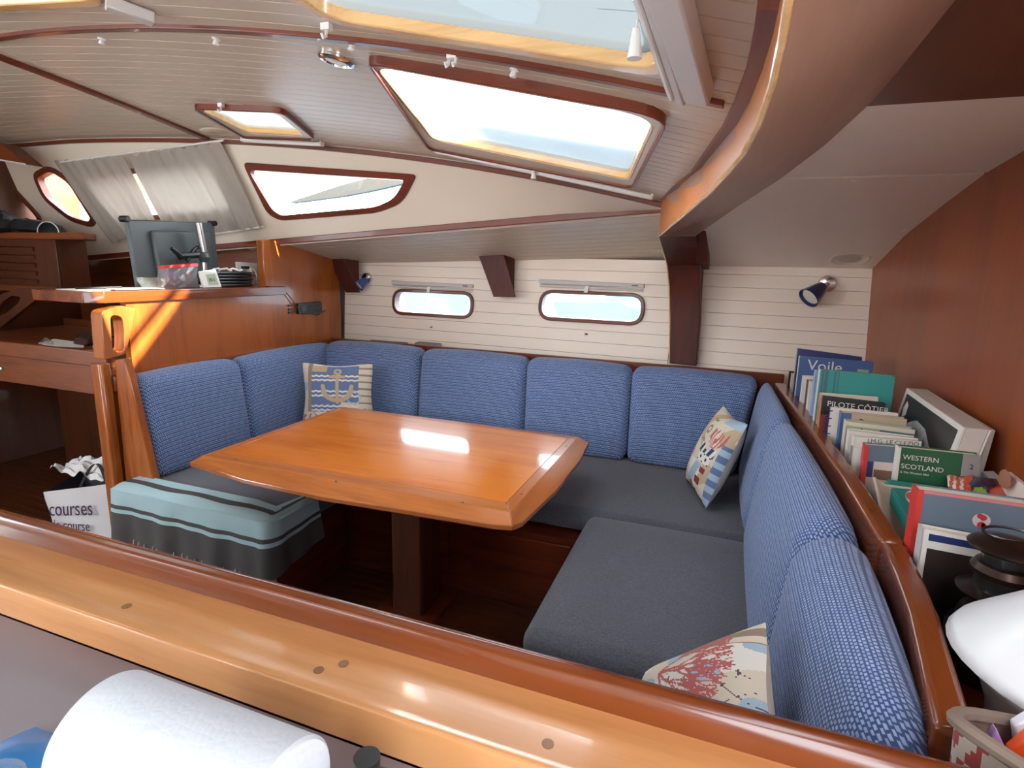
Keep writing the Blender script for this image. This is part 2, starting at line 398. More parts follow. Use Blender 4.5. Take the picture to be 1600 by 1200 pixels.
# ceiling: lining base with the boards under it
mb = MB(); NX, NY = 235, 215
def cf(u, v):
    y = lerp(-1.8, 2.64, v); x = lerp(X0, xK(y)+.06, u); return C3(x, y, .014)
mb.grid(cf, NX, NY, skip=lambda u, v: holed(lerp(X0, xK(lerp(-1.8, 2.64, v))+.06, u), lerp(-1.8, 2.64, v)))
ceiling = struct(mb.obj('ceiling', GROOVE, smooth=True)); ceiling['label'] = 'cambered coachroof ceiling lined with cream boards'
XD = -2.68
def board(x0, x1, y0, y1, surf, mat, name, parent, test=None, fine=.02):
    """one lining board following surf(x,y); cut where test says an opening is"""
    cross = bool(test) and any(test(x0+(x1-x0)*i/60, y0+(y1-y0)*j/3) for i in range(61) for j in range(4))
    nu, nv = (max(2, int((x1-x0)/fine)), 4) if cross else (max(3, int((x1-x0)/.16)), 1)
    m = MB(); sk = (lambda u, v: test(lerp(x0, x1, u), lerp(y0, y1, v))) if cross else None
    m.grid(lambda u, v: surf(lerp(x0, x1, u), lerp(y0, y1, v)), nu, nv, skip=sk)
    if not m.f: return
    return m.obj(name, mat, parent, solid=.008, smooth=False)
y = 2.575; BW = .060
while y > .62:
    y0 = y-BW+.0045
    xe = min(xK(y), xK(y0))+.02
    board(XD+.002, xe, y0, y, lambda x, yy: C3(x, yy, .005), CREAM, 'board', ceiling, holed)
    board(-4.66, XD-.002, y0, y, lambda x, yy: C3(x, yy, .005), CREAM, 'board', ceiling, holed)
    y -= BW
def trimstrip(path, w, h, side, down, name, mat, parent=None, bevel=.003):
    m = MB(); rings = []
    for i, p in enumerate(path):
        s = side(p) if callable(side) else V(side); d = V(down)
        rings.append([p-s*w/2, p+s*w/2, p+s*w/2+d*h, p-s*w/2+d*h])
    m.loft(rings); return m.obj(name, mat, parent, bevel=bevel)
tr = [cp(*q) for q in ((0, 55), (250, 48), (500, 51), (700, 76), (900, 117), (1120, 158))]
ty = lambda x: float(np.polyval(np.polyfit([p.x for p in tr], [p.y for p in tr], 2), x))
tpath = [C3(x, ty(x), .004) for x in np.linspace(-2.66, -.035, 24)]
struct(trimstrip(tpath, .028, .014, (0, 1, 0), (0, 0, -1), 'trim_1', MAHX))['label'] = 'long mahogany strip running fore and aft on the ceiling'
tpath = [C3(x, ty(-2.6), .004) for x in np.linspace(-4.6, -2.70, 8)]
dpath = [C3(lerp(cp(0, 78).x, cp(320, 214).x, t), lerp(.3, 2.57, t), .004) for t in np.linspace(0, 1, 14)]
struct(trimstrip(dpath, .04, .018, (1, 0, 0), (0, 0, -1), 'trim_2', MAHY))['label'] = 'mahogany strip crossing the ceiling above the nav station'
upath = [V((x, YU+.004, zU(x)-.004)) for x in np.linspace(-4.6, -.27, 36)]
struct(trimstrip(upath, .03, .022, (0, 1, 0), (0, 0, -1), 'trim_3', MAHX))['label'] = 'mahogany strip where ceiling meets cabin side'
lpath = [V((x, YL-.012, zL(x)+.016)) for x in np.linspace(-4.6, -.27, 24)]
struct(trimstrip(lpath, .028, .032, (0, 1, 0), (0, 0, -1), 'trim_4', MAHX))['label'] = 'mahogany strip along the foot of the cabin side'
# ---------------------------------------------------------------- cabin side
def s3(x, z, dy=0): return V((x, ys(x, z)+dy, z))
def xz(pts): return [(p.x, p.z) for p in pts]
def wpoly(px, rad): return rounded(xz([sp(*q) for q in px]), rad)
WIN_O = wpoly([(381, 254), (652, 273), (628, 318), (590, 333), (440, 345), (420, 335)], [.04, .03, .06, .06, .03, .04])
WIN_I = wpoly([(390, 266), (634, 282), (617, 311), (588, 324), (442, 337), (428, 329)], [.04, .02, .05, .05, .02, .04])
POR_O = wpoly([(52, 272), (78, 258), (112, 280), (152, 345), (146, 356), (112, 346), (70, 312)], [.06]*7); POR_I = grow(POR_O, -.035)
PO2_O = wpoly([(-60, 250), (-14, 258), (30, 300), (68, 342), (60, 375), (10, 372), (-40, 320)], [.06]*7); PO2_I = grow(PO2_O, -.035)
CUR_O = rounded(xz([sp(*q) for q in ((128, 275), (335, 245), (372, 330), (185, 350))]), .05); CUR_I = grow(CUR_O, -.03)
def midp(o, i): return [tuple((np.array(a)+np.array(b))/2) for a, b in zip(o, i)]
SMID = [midp(WIN_O, WIN_I), midp(POR_O, POR_I), midp(PO2_O, PO2_I), midp(CUR_O, CUR_I)]
mb = MB(); XE = -.27
def sf(u, v): x = lerp(X0, XE, u); return s3(x, lerp(zL(x)-.02, zU(x)+.02, v), .008)
mb.grid(sf, 300, 36, skip=lambda u, v: (lambda x: any(inside(h, x, lerp(zL(x)-.02, zU(x)+.02, v)) for h in SMID))(lerp(X0, XE, u)))
cabin_side = struct(mb.obj('wall_cabin_side', CREAM2, solid=.012, smooth=True)); cabin_side['label'] = 'cream cabin side panel with windows below the ceiling'
def ringframe(o, i, surf, front, back, name, mat, parent, glassmat=None, glassat=0, screws=0):
    """window or hatch frame between two outlines; front/back: offsets along the wall's own out direction"""
    m = MB(); n = len(o)
    oo = [surf(*q, front) for q in o]; ii = [surf(*q, front) for q in i]; ib = [surf(*q, back) for q in i]; ob = [surf(*q, back) for q in o]
    vs = oo+ii+ib+ob; fsx = []
    for k in range(n):
        j = (k+1) % n
        for a in range(4):
            b = (a+1) % 4; fsx.append((a*n+k, a*n+j, b*n+j, b*n+k))
    m.add(vs, fsx); fr = m.obj(name, mat, parent, bevel=.004)
    if glassmat:
        g = MB(); c = [surf(*q, glassat) for q in grow(i, .004)]
        g.add(c, [tuple(range(n))]); g.obj('pane', glassmat, parent)
    return fr
def window(idx, o, i, surf, front, back, mat, g, gat, label):
    c = surf(*np.mean(np.array(o), 0), 0); w = bpy.data.objects.new('window_%d' % idx, None); COL.objects.link(w); w.location = c
    w['kind'] = 'structure'; w['label'] = label
    ringframe(o, i, surf, front, back, 'frame', mat, w, g, gat); return w
def hatch(idx, o, i, label):
    w = bpy.data.objects.new('window_%d' % idx, None); COL.objects.link(w); w.location = C3(*np.mean(np.array(o), 0)); w['kind'] = 'structure'; w['label'] = label
    a, b = grow(o, -.010), grow(i, .010)
    ringframe(o, a, C3, -.024, .02, 'coaming', MAHX, w); ringframe(a, b, C3, -.014, .02, 'flange', CREAM, w); ringframe(b, i, C3, -.012, .026, 'liner', HATW, w, SMOKE2, .012)
    return w
w1 = window(1, WIN_O, WIN_I, s3, -.014, .02, MAHX, CLEARG, .012, 'wide cabin-side window with a swept mahogany frame')
window(2, POR_O, POR_I, s3, -.014, .03, MAHX, CLEARG, .02, 'slanted oval porthole left of the curtain')
window(3, PO2_O, PO2_I, s3, -.014, .03, MAHX, CLEARG, .02, 'slanted oval porthole cut by the left edge of the photo')
window(4, CUR_O, CUR_I, s3, -.006, .06, MAHX, CLEARG, .05, 'window hidden behind the grey curtain')
hatch(5, MED_O, MED_I, 'roof hatch over the table with mahogany and pale timber frame')
window(6, BIG_O, BIG_I, C3, -.014, .03, HATW, SMOKE, .012, 'large frosted roof hatch with pale timber rim at top of photo')
hatch(7, SMA_O, SMA_I, 'small slanted roof hatch above the curtain')
window(8, LEF_O, LEF_I, C3, -.014, .03, HATW, GALG, .012, 'roof hatch rim at the top left corner')
window(9, GAL_O, GAL_I, C3, -.014, .03, HATW, GALG, .012, 'roof hatch over the galley')
# pale sills of the hatches: far inner edge
# ---------------------------------------------------------------- side deck lining, hull boarding
sof = MB()
def softf(x, v, dn=0): return V((x, lerp(3.46, YL, v), lerp(zH(x), zL(x), v)-dn))
sof.grid(lambda u, v: softf(lerp(-4.6, -.25, u), v, -.012), 30, 4)
soffit = struct(sof.obj('ceiling_side_deck', GROOVE, smooth=True)); soffit['label'] = 'boarded underside of the side deck above the portholes'
NS = 11
for k in range(NS):
    a, b = k/NS, (k+1)/NS-.009
    m = MB(); m.grid(lambda u, v: softf(lerp(-4.5 if False else -2.9, -.25, u), lerp(a, b, v), -.003), 16, 1); m.obj('board', CREAM, soffit, solid=.008)
hull_holes = []
def hpoly(cx0, cx1, cy0, cy1):
    q = [hp(cx0, cy0), hp(cx1, cy0), hp(cx1, cy1), hp(cx0, cy1)]
    x0, x1 = (q[0].x+q[3].x)/2, (q[1].x+q[2].x)/2; z0, z1 = (q[2].z+q[3].z)/2, (q[0].z+q[1].z)/2
    return rounded([(x0, z0), (x1, z0), (x1, z1), (x0, z1)], .5*abs(z1-z0), 8)
PH1_O = hpoly(614, 741, 453, 495); PH2_O = hpoly(842, 1008, 455, 504.5)
PH1_I = grow(PH1_O, -.022); PH2_I = grow(PH2_O, -.022); HM = [midp(PH1_O, PH1_I), midp(PH2_O, PH2_I)]
def h3(x, z, dy=0): return V((x, yh(x, z)+dy, z))
hm = MB(); hm.grid(lambda u, v: h3(lerp(XB-.1, XR+.1, u), lerp(-.05, 1.56, v), .012), 170, 80, skip=lambda u, v: any(inside(h, lerp(XB-.1, XR+.1, u), lerp(-.05, 1.56, v)) for h in HM))
hull = struct(hm.obj('wall_hull', GROOVE, smooth=True)); hull['label'] = 'cream boarded hull side behind the settee'
htest = lambda x, z: any(inside(h, x, z) for h in HM)
z = .815
while z < 1.5:
    for xa, xb in ((XB, -.262), (-.258, XR)):
        board(xa, xb, z+.0022, z+.07, lambda x, zz: h3(x, zz, .004), HULLW, 'board', hull, htest, .012)
    z += .07
window(10, PH1_O, PH1_I, h3, -.016, .05, MAHX, PORTG, .045, 'long round-ended porthole nearer the nav partition')
window(11, PH2_O, PH2_I, h3, -.016, .05, MAHX, PORTG, .045, 'long round-ended porthole beside the mahogany frame post')
# ---------------------------------------------------------------- fore deck lining and forward bulkhead
PIN = pm('pinstripe_vinyl', (236, 226, 212), .5, var=.03)
n_ = PIN.node_tree; wv = n_.nodes.new('ShaderNodeTexWave'); wv.bands_direction = 'Y'; wv.inputs['Scale'].default_value = 28
tc_ = n_.nodes.new('ShaderNodeTexCoord'); n_.links.new(tc_.outputs['Object'], wv.inputs['Vector'])
bp_ = n_.nodes.new('ShaderNodeBump'); bp_.inputs['Strength'].default_value = .25; bp_.inputs['Distance'].default_value = .002
n_.links.new(wv.outputs['Fac'], bp_.inputs['Height']); n_.links.new(bp_.outputs[0], n_.nodes['Principled BSDF'].inputs['Normal'])
def forepanel(ya, yb, xl, name, mat, dz=.004):
    m = MB(); m.grid(lambda u, v: (lambda y: V((lerp(xl(y), XR, u), y, zs(y)+dz)))(lerp(ya, yb, v)), 6, 14)
    return m.obj(name, mat, fore, solid=.01, smooth=True)
m = MB(); m.box((XR, -.2, -.05), (XR+.03, 3.6, 2.05)); m.box((XR, -1.84, -.05), (XR+.03, -1.5, 2.05)); m.box((XR, -1.5, 1.65), (XR+.03, -.2, 2.05)); m.box((XR, -1.5, -.05), (XR+.03, -.2, .05)); wr = struct(m.obj('wall_right', BULZ)); wr['label'] = 'varnished cherry bulkhead behind the bookshelf'
# ---------------------------------------------------------------- ring frame: post up the hull, knee and beam across the roof
rf = thing('ring_frame', hp(1068, 568), 'dark mahogany frame post rising up the hull and sweeping over as roof beam', 'beam')
L_ = [(1030, 369), (1070, 336), (1112, 300), (1161, 244), (1187, 195), (1210, 131), (1225, 64), (1236, 0)]
M_ = [(1036, 311), (1058, 295), (1094, 266), (1150, 199), (1175, 155), (1197, 100), (1214, 45), (1224, 0)]
R_ = [(1088, 369), (1150, 325), (1221, 279), (1292, 225), (1364, 159), (1400, 117), (1440, 68), (1495, 0)]
dz = [.145, .14, .135, .13, .125, .12, .115, .11]
K2 = [cp(*q) for q in M_]
secs = []
for i in range(8):
    k = K2[i]; l = P(*L_[i], z=k.z-dz[i]); r = hit(*R_[i], lambda p: (zs(p.y)-.012)-p.z) if i > 0 else P(*R_[i], z=l.z)
    if i == 0: l = P(*L_[0], x=-.3); r = P(*R_[0], y=l.y+.02)
    secs.append((k, l, r))
k, l, r = secs[-1]
for a in (.25, .5, .9, 1.5):
    secs.append(tuple(q+V((.03*a, -a, .03*a)) for q in (k, l, r)))
m = MB(); m.loft([[k+V((0, 0, .02)), l, r, r+V((0.0, .0, .12)), k+V((.05, .02, .14))] for k, l, r in secs]); m.obj('beam', BEAM, rf, bevel=.006, angle=60)
m = MB()
rings = []
for i in range(8):
    k = secs[i][0]; q = cp(*[(1032, 312), (1050, 293), (1078, 270), (1127, 199), (1146, 160), (1166, 105), (1178, 45), (1184, 0)][i])
    rings.append([q+V((0, 0, .004)), k+V((0, 0, .004)), k+V((0, 0, -.012)), q+V((0, 0, -.012))])
m.loft(rings); m.obj('edge_trim', MAHY, rf)
_rs = sorted([(r.y, r.x) for k, l, r in secs[1:8]]); 
def xR(y): return interp(y, [q[0] for q in _rs]+[2.7, 3.5], [q[1] for q in _rs]+[-.25, -.3])-.03
FOR_O = rounded([(.37, -.75), (.68, -.75), (.68, .68), (.37, .68)], .05); FOR_I = grow(FOR_O, -.03); FOR_M = midp(FOR_O, FOR_I)
fd = MB()
fd.grid(lambda u, v: (lambda y: V((lerp(xR(y)+.012, XR+.02, u), y, zs(y)+.02)))(lerp(-1.8, 3.5, v)), 16, 106, skip=lambda u, v: (lambda y: inside(FOR_M, lerp(xR(y)+.012, XR+.02, u), y))(lerp(-1.8, 3.5, v)))
fore = struct(fd.obj('ceiling_fore', GROOVE, smooth=True)); fore['label'] = 'underside of the fore deck at the right'
ysplit = .5*(fp(1225, 279).y+fp(1540, 270).y); ybrown = .5*(fp(1372, 157).y+fp(1600, 144).y)
forepanel(ysplit+.009, 3.48, xR, 'lining_panel', PIN)
forepanel(ybrown+.004, ysplit-.009, xR, 'lining_panel', PIN)
forepanel(.82, ybrown, xR, 'wooden_panel', DBEAM, -.004)
m = MB(); m.loft([[k+V((0, 0, -.004))-(l-k).normalized()*0+V((-.004, -.003, 0)), l+V((-.004, -.003, .004)), l+V((.004, .003, .004)), k+V((.004, .003, -.004))] for k, l, r in secs[:9]]); m.obj('lit_face', wood('lit_cherry_face', (150, 82, 38), (194, 118, 60), 'y', .6, rough=.38, coat=.1, soft=.8), rf, smooth=True)  # beam's side face in lighter orange wood, its lit look put into the colour
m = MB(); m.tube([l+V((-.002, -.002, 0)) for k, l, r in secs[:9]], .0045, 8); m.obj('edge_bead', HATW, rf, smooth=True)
F3 = lambda x, y, d=0: V((x, y, zs(y)+.02+d))
window(12, FOR_O, FOR_I, F3, -.02, .03, HATW, glass('fore_hatch_pane', (.85, .88, .9), .9), .012, 'roof hatch added out of view above the bookshelf for more daylight')  # unseen hatch, added to bring daylight to the bookshelf side
portal(V((.525, -.035, zs(.0)+.14)), V((.3, 0, 0)), V((0, 1.4, 0)))
# post
pst = [((1030, 369), (1088, 369), 2.745), ((1036, 390), (1091, 390), 2.98), ((1043, 415), (1094, 415), 3.13), ((1046, 450), (1094, 450), 3.20), ((1047, 500), (1093, 500), 3.205), ((1046, 568), (1088, 572), 3.19)]
rings = []
for a, b, y in pst:
    p, q = P(*a, y=y), P(*b, y=y+.005); rings.append([p, q, q+V((.01, .28, .0)), p+V((.0, .28, .0))])
m = MB(); m.loft(rings); m.obj('post', MAHZ, rf, bevel=.004, angle=30)
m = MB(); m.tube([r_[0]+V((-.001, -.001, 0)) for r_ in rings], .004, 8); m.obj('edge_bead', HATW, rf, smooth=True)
m = MB(); a, b = P(1090, 360, y=2.95), P(1108, 408, y=3.2); m.hexa([(a.x, 3.05, 1.50), (b.x, 3.05, 1.5), (b.x, 3.4, 1.47), (a.x, 3.4, 1.47), (a.x, 2.8, 1.66), (b.x-.02, 2.8, 1.66), (b.x, 3.4, 1.6), (a.x, 3.4, 1.6)]); m.obj('rear_cheek', MAHZ, rf)
def knee(name, pf, label):
    """bracket under the side deck: slanted front, square against the hull"""
    (tl, tr_, br2, bl2), yt, yb, right = pf
    fso = lambda p: p.z-lerp(zH(p.x), zL(p.x), (3.46-p.y)/(3.46-YL)); a, b = hit(*tl, fso), hit(*tr_, fso); c, d = P(*br2, y=yb), P(*bl2, y=yb)
    m = MB(); yb2 = 3.36
    m.loft([[a, b, V((right, yb2, zH(right)+.02)), V((a.x, yb2, zH(a.x)+.02))], [d, c, V((right, yb2, c.z)), V((d.x, yb2, c.z))]])
    o = m.obj(name, MAHZ, bevel=.003); tag(o, label, 'bracket'); return o
knee('knee_bracket', ((((748, 400), (787, 398), (806, 464), (771, 464)), 3.06, 3.30, P(808, 405, y=3.4).x)), 'mahogany knee bracket under the side deck between the two portholes')
knee('knee_bracket', ((((512, 405), (537, 404), (563, 457), (540, 457)), 3.12, 3.34, P(566, 413, y=3.4).x)), 'mahogany knee bracket beside the nav partition and the left reading lamp')
# ---------------------------------------------------------------- sole, aft and near walls
m = MB(); m.box((X0-.04, -1.84, -.06), (XR+.03, 3.6, -.004)); floor = struct(m.obj('floor', CAULK)); floor['label'] = 'dark teak sole with pale caulking lines'
y = 3.14
while y > .55:
    m = MB(); m.box((X0, y-.0495, -.005), (.35, y, .003)); m.obj('plank', TEAK, floor); y -= .0555
m = MB(); m.box((-4.0, -1.8, -.005), (.6, .55, .003)); m.obj('galley_sole', TEAK, floor)
DARKW = wood('aft_joinery', (56, 24, 10), (86, 42, 18), 'z', rough=.45, coat=.08); DARKX = wood('aft_joinery_lengthwise', (84, 40, 16), (124, 64, 28), 'x', rough=.4, coat=.12)
m = MB(); m.box((X0-.04, -1.84, -.05), (X0, -1.5, 2.3)); m.box((X0-.04, -.2, -.05), (X0, 3.6, 2.3)); m.box((X0-.04, -1.5, -.05), (X0, -.2, .5)); wl = struct(m.obj('wall_left', DARKW)); wl['label'] = 'dark joinery at the aft end of the cabin'
m = MB(); m.box((X0, -1.84, -.05), (XR, -1.8, 1.55)); m.box((X0, -1.84, 1.95), (XR, -1.8, 2.45))
for a, b in ((X0, -3.6), (-2.6, -2.2), (-.9, XR)): m.box((a, -1.84, 1.55), (b, -1.8, 1.95))
wn = struct(m.obj('wall_near', CREAM2)); wn['label'] = 'galley side wall behind the viewer'
m = MB(); m.box((X0, 3.50, -.05), (XB-.06, 3.54, 1.44)); hl = struct(m.obj('wall_hull_aft', DARKW)); hl['label'] = 'dark hull side aft of the nav partition'
for h, dzz in ((MED_I, .12), (BIG_I, .12), (SMA_I, .12), (LEF_I, .12), (GAL_I, .12)):
    a = np.array(h); lo, hi = a.min(0), a.max(0); c = C3(*(lo+hi)/2, dzz)
    portal(c, V((hi[0]-lo[0], 0, 0)), V((0, hi[1]-lo[1], 0)))
for h, s in ((WIN_I, s3), (CUR_I, s3), (POR_I, s3), (PH1_I, h3), (PH2_I, h3)):
    a = np.array(h); lo, hi = a.min(0), a.max(0); c = s(*(lo+hi)/2, .1)
    portal(c, V((hi[0]-lo[0], 0, 0)), V((0, .0, hi[1]-lo[1])))
for a, b in ((-3.6, -2.6), (-2.2, -.9)): portal(V(((a+b)/2, -1.83, 1.75)), V((b-a, 0, 0)), V((0, 0, -.4)))
portal(V((X0-.03, -.85, 1.35)), V((0, 1.3, 0)), V((0, 0, 1.7)))
portal(V((XR+.025, -.85, .85)), V((0, 1.3, 0)), V((0, 0, -1.6)))
# ================================================================ saloon table
TZ = .72
tb = thing('saloon_table', (-1.18, 1.94, 0), 'orange varnished saloon table with clipped corners on one thick leg', 'table')
Cc = [(-1.806, 1.515), (-.548, 1.508), (-.55, 2.372), (-1.81, 2.372)]            # crease near-left, near-right, far-right, far-left
Ii = [(P(337, 711, z=TZ).x, 1.575), (P(784, 792, z=TZ).x, 1.575), (P(887, 685, z=TZ).x, 2.33), (P(540, 636, z=TZ).x, 2.33)]
OZ = .692
near = [P(*q, z=OZ) for q in ((296, 722), (380, 749), (505, 776), (680, 804), (775, 820), (801, 822))]
right = [P(*q, z=OZ) for q in ((801, 822), (816, 816), (869, 766), (906, 719), (920, 692))]
far = [P(920, 692, z=OZ), P(905, 684, z=OZ)+V((0, .03, 0)), V((-.9, 2.44, OZ)), V((-1.4, 2.44, OZ)), V((-1.79, 2.42, OZ)), V((-1.85, 2.37, OZ))]
left = [V((-1.85, 2.37, OZ)), V((-1.862, 2.1, OZ)), V((-1.862, 1.8, OZ)), V((-1.852, 1.58, OZ)), near[0]]
m = MB(); m.prism([V((x, y, TZ-.02)) for x, y in Ii], (0, 0, .02)); m.obj('top_panel', TABX, tb)
def border(a, b, ca, cb, out, mat):
    n = len(out); rg = []
    for k, o in enumerate(out):
        t = k/(n-1)
        i_ = V((lerp(a[0], b[0], t), lerp(a[1], b[1], t), TZ)); c_ = V((lerp(ca[0], cb[0], t), lerp(ca[1], cb[1], t), TZ))
        d = (o-i_); d.z = 0; d.normalize()
        rg.append([i_, c_, o, o-V((0, 0, .016)), o-V((0, 0, .024))-d*.03, i_-V((0, 0, .02))])
    m = MB(); m.loft(rg); return m.obj('border', mat, tb, bevel=.0025, angle=20)
border(Ii[0], Ii[1], Cc[0], Cc[1], near, TBOX); border(Ii[1], Ii[2], Cc[1], Cc[2], right, TBOY)
border(Ii[2], Ii[3], Cc[2], Cc[3], far, TBOX); border(Ii[3], Ii[0], Cc[3], Cc[0], left, TBOY)
HOLE = pm('plug_hole', (40, 18, 8), .6)
for q in ((369, 718), (525, 752), (815, 772), (723, 785), (849, 676), (885, 697), (570, 639)):
    m = MB(); c = P(*q, z=TZ); m.lathe([(.0045, 0), (.0045, .0006)], c+V((0, 0, .0001)), n=10); m.obj('screw_hole', HOLE, tb)
xl, xr_ = P(611, 870, y=1.85).x, P(659, 870, y=1.85).x
m = MB(); m.box((xl, 1.85, .01), (xr_, 2.02, TZ-.03)); m.obj('column', DARKW, tb, bevel=.012)
m = MB(); m.box((xl-.12, 1.72, TZ-.05), (xr_+.12, 2.15, TZ-.024)); m.obj('bearer', MAHX, tb)
m = MB(); m.box((xl-.06, 1.76, .003), (xr_+.06, 2.08, .02)); m.obj('foot_plate', MAHX, tb, bevel=.004)
lc = P(547, 797, y=1.62); lc.z = TZ-.05
m = MB(); m.box((lc.x-.022, lc.y, TZ-.075), (lc.x+.022, lc.y+.03, TZ-.024)); m.tube([lc+V((.01, -.005, -.01)), lc+V((.016, -.012, -.045))], .006); m.obj('latch', ALU, tb)
# ================================================================ settee bases
base = thing('settee_base', (-1.0, 2.6, 0), 'dark varnished plinth under the U-shaped settee', 'settee')
m = MB(); m.box((-2.50, 2.125, 0), (.34, 2.90, .345)); farp = m.obj('far_plinth', MAHX, base)
m = MB(); m.box((-2.50, 1.66, 0), (-1.625, 2.12, .345)); m.obj('left_plinth', MAHY, base)
m = MB(); m.box((-.40, 1.36, 0), (.34, 2.12, .345)); m.obj('right_plinth', MAHY, base)
m = MB(); m.box((-1.6, 2.117, .0), (-.42, 2.124, .035)); m.obj('toe_strip', MAHX, base)
fr_ = MB()
for a, b in ((-1.30, -1.06), (-.95, -.5)):
    m = MB(); m.box((a, 2.112, .06), (b, 2.124, .32)); m.obj('locker_door', MAHX, farp, bevel=.004)
GREY = pm('charcoal_wool', (90, 91, 99), .95, spec=.1, bump=.7, bscale=300, var=.6, vscale=170, sheen=.3)
def seat(x0, x1, y0, y1, label, z0=.345, z1=.447, r=.045):
    o = cushion('seat_cushion', [(x0, y0, z0), (x1, y0, z0), (x1, y1, z0), (x0, y1, z0), (x0, y0, z1), (x1, y0, z1), (x1, y1, z1), (x0, y1, z1)], GREY, r, .012)
    return tag(o, label, 'cushion', 'charcoal seat cushions')
seat(-2.44, -1.585, 1.60, 2.19, 'charcoal seat cushion under the striped throw at the left')
seat(-2.44, .22, 2.2, 3.02, 'long charcoal seat cushion along the hull side, behind the table')
seat(-.445, .22, 1.328, 2.19, 'charcoal seat cushion in front of the right-hand backrests', z1=.455)
bench = thing('bench', (-.9, .95, 0), 'low bench behind the galley ledge, only its far edge showing', 'bench')
m = MB(); m.box((-1.75, .60, 0), (.12, 1.27, .30)); m.obj('plinth', MAHX, bench)
seat(-1.78, .12, .60, 1.322, 'charcoal bench cushion peeping over the galley ledge', z0=.305, z1=.42)
# ================================================================ back cushions
BLUE = weave('blue_weave', (160, 180, 218), (132, 154, 198), (66, 86, 128))
ZT = .925
def back(c8, label, r=.045, puff=.018):
    return tag(cushion('back_cushion', c8, BLUE, r, puff), label, 'cushion', 'blue woven back cushions')
def lback(y0, y1, label, y1t=None):
    y1t = y1t or y1
    # front faces +x; run from y1 (left seen from front) to y0
    back([(-2.352, y0, .45), (-2.352, y1, .45), (-2.47, y1, .45), (-2.47, y0, .45), (-2.405, y0, ZT), (-2.405, y1t, ZT), (-2.53, y1t, ZT), (-2.53, y0, ZT)], label)
lback(1.745, 2.312, 'blue backrest cushion nearest the leaning end board of the partition')
lback(2.318, 2.98, 'blue backrest cushion in the left corner behind the anchor pillow', 3.10)
def xat(px, py, y): return P(px, py, y=y).x
def fback(pl, pr, label):
    (tl, bl_), (tr2, br3) = pl, pr
    xtl, xtr = xat(tl, 560, 3.05), xat(tr2, 560, 3.05); xbl, xbr = xat(bl_, 715, 2.9), xat(br3, 715, 2.9)
    if tl < 520: xtl, xbl = -2.43, -2.335
    zt = ZT+.012
    back([(xbl, 2.885, .45), (xbr, 2.885, .45), (xbr, 3.03, .45), (xbl, 3.03, .45), (xtl, 3.01, zt), (xtr, 3.01, zt), (xtr, 3.118-.029*xtr, zt), (xtl, 3.118-.029*xtl, zt)], label)
fback((512, 545), (656, 648), 'blue backrest cushion in the corner to the right of the anchor pillow')
fback((661, 650), (824, 813), 'blue backrest cushion below the porthole nearer the partition')
fback((825, 816), (989, 976), 'blue backrest cushion below the porthole beside the frame post')
fback((990, 979), (1190, 1150), 'blue backrest cushion behind the standing coral pillow')
def rback(y0, y1, label, x_b=.15, x_t=.205, zt=ZT+.015, xr=.335, xf=None):
    xf = xf or xr
    # front faces -x
    back([(x_b, y1, .45), (x_b, y0, .45), (.30, y0, .45), (.30, y1, .45), (x_t, y1, zt), (x_t, y0, zt), (xr, y0, zt), (xf, y1, zt)], label, r=.07, puff=.02)
rback(2.165, 2.93, 'blue backrest cushion at the far end of the bookshelf', xr=.283, xf=.258)
rback(1.235, 2.16, 'blue backrest cushion in the middle of the bookshelf side', xr=.322, xf=.284)
rback(.66, 1.23, 'blue backrest cushion nearest the galley ledge', xr=.285, xf=.322, x_t=.185)
# ================================================================ rails and shelf behind the cushions
m = MB(); m.box((-2.552, 1.70, .86), (-2.515, 3.2, .932)); tag(m.obj('back_rail', CHEY, bevel=.006), 'cherry rail on top of the left backrests along the partition', 'rail')
m = MB(); m.hexa([(-2.52, 3.205, .80), (.33, 3.12, .80), (.33, 3.15, .80), (-2.52, 3.235, .80), (-2.52, 3.205, .945), (.33, 3.12, .955), (.33, 3.15, .955), (-2.52, 3.235, .945)])
tag(m.obj('shelf_fiddle', MAHX, bevel=.006), 'mahogany fiddle rail behind the far backrests under the portholes', 'rail')
m = MB(); m.hexa([(-2.54, 3.21, .80), (.33, 3.13, .80), (.33, 3.26, .80), (-2.54, 3.39, .80), (-2.54, 3.21, .86), (.33, 3.13, .86), (.33, 3.26, .86), (-2.54, 3.39, .86)])
struct(m.obj('trim_5', MAHX))['label'] = 'narrow shelf against the hull behind the far backrests'
fl = [(1186, 597), (1256, 657), (1318, 740), (1370, 830), (1402, 890), (1430, 955), (1463, 1045), (1500, 1165)]
frt = [(1228, 599), (1277, 655), (1345, 745), (1416, 848), (1446, 905), (1471, 962), (1497, 1045), (1530, 1150)]
FZ = .957
def fid(name, a, b, label):
    rg = []
    for k in range(a, b):
        q = P(*frt[k], z=FZ); p = q-V((.05 if k < 2 else .042, .0, 0))
        rg.append([p-V((0, 0, .16)), q-V((0, 0, .16)), q, p])
    m = MB(); m.loft(rg); return tag(m.obj(name, CHEY, bevel=.010, seg=3, angle=60), label, 'rail')
fid('bookshelf_fiddle', 0, 4, 'long cherry fiddle rail between the right backrests and the books')
fl[3] = (1371, 832); frt[3] = (1417, 850)
fid('bookshelf_fiddle', 3, 8, 'short cherry fiddle rail nearest the galley ledge, beside the lantern')
SHZ = .80
m = MB(); m.box((.30, .3, SHZ-.025), (XR, 3.2, SHZ)); struct(m.obj('trim_6', PANY))['label'] = 'bookshelf board behind the right backrests'
m = MB(); m.box((.37, .3, .0), (.40, 3.2, SHZ-.03)); struct(m.obj('trim_7', PANY))['label'] = 'panel closing the locker below the bookshelf'
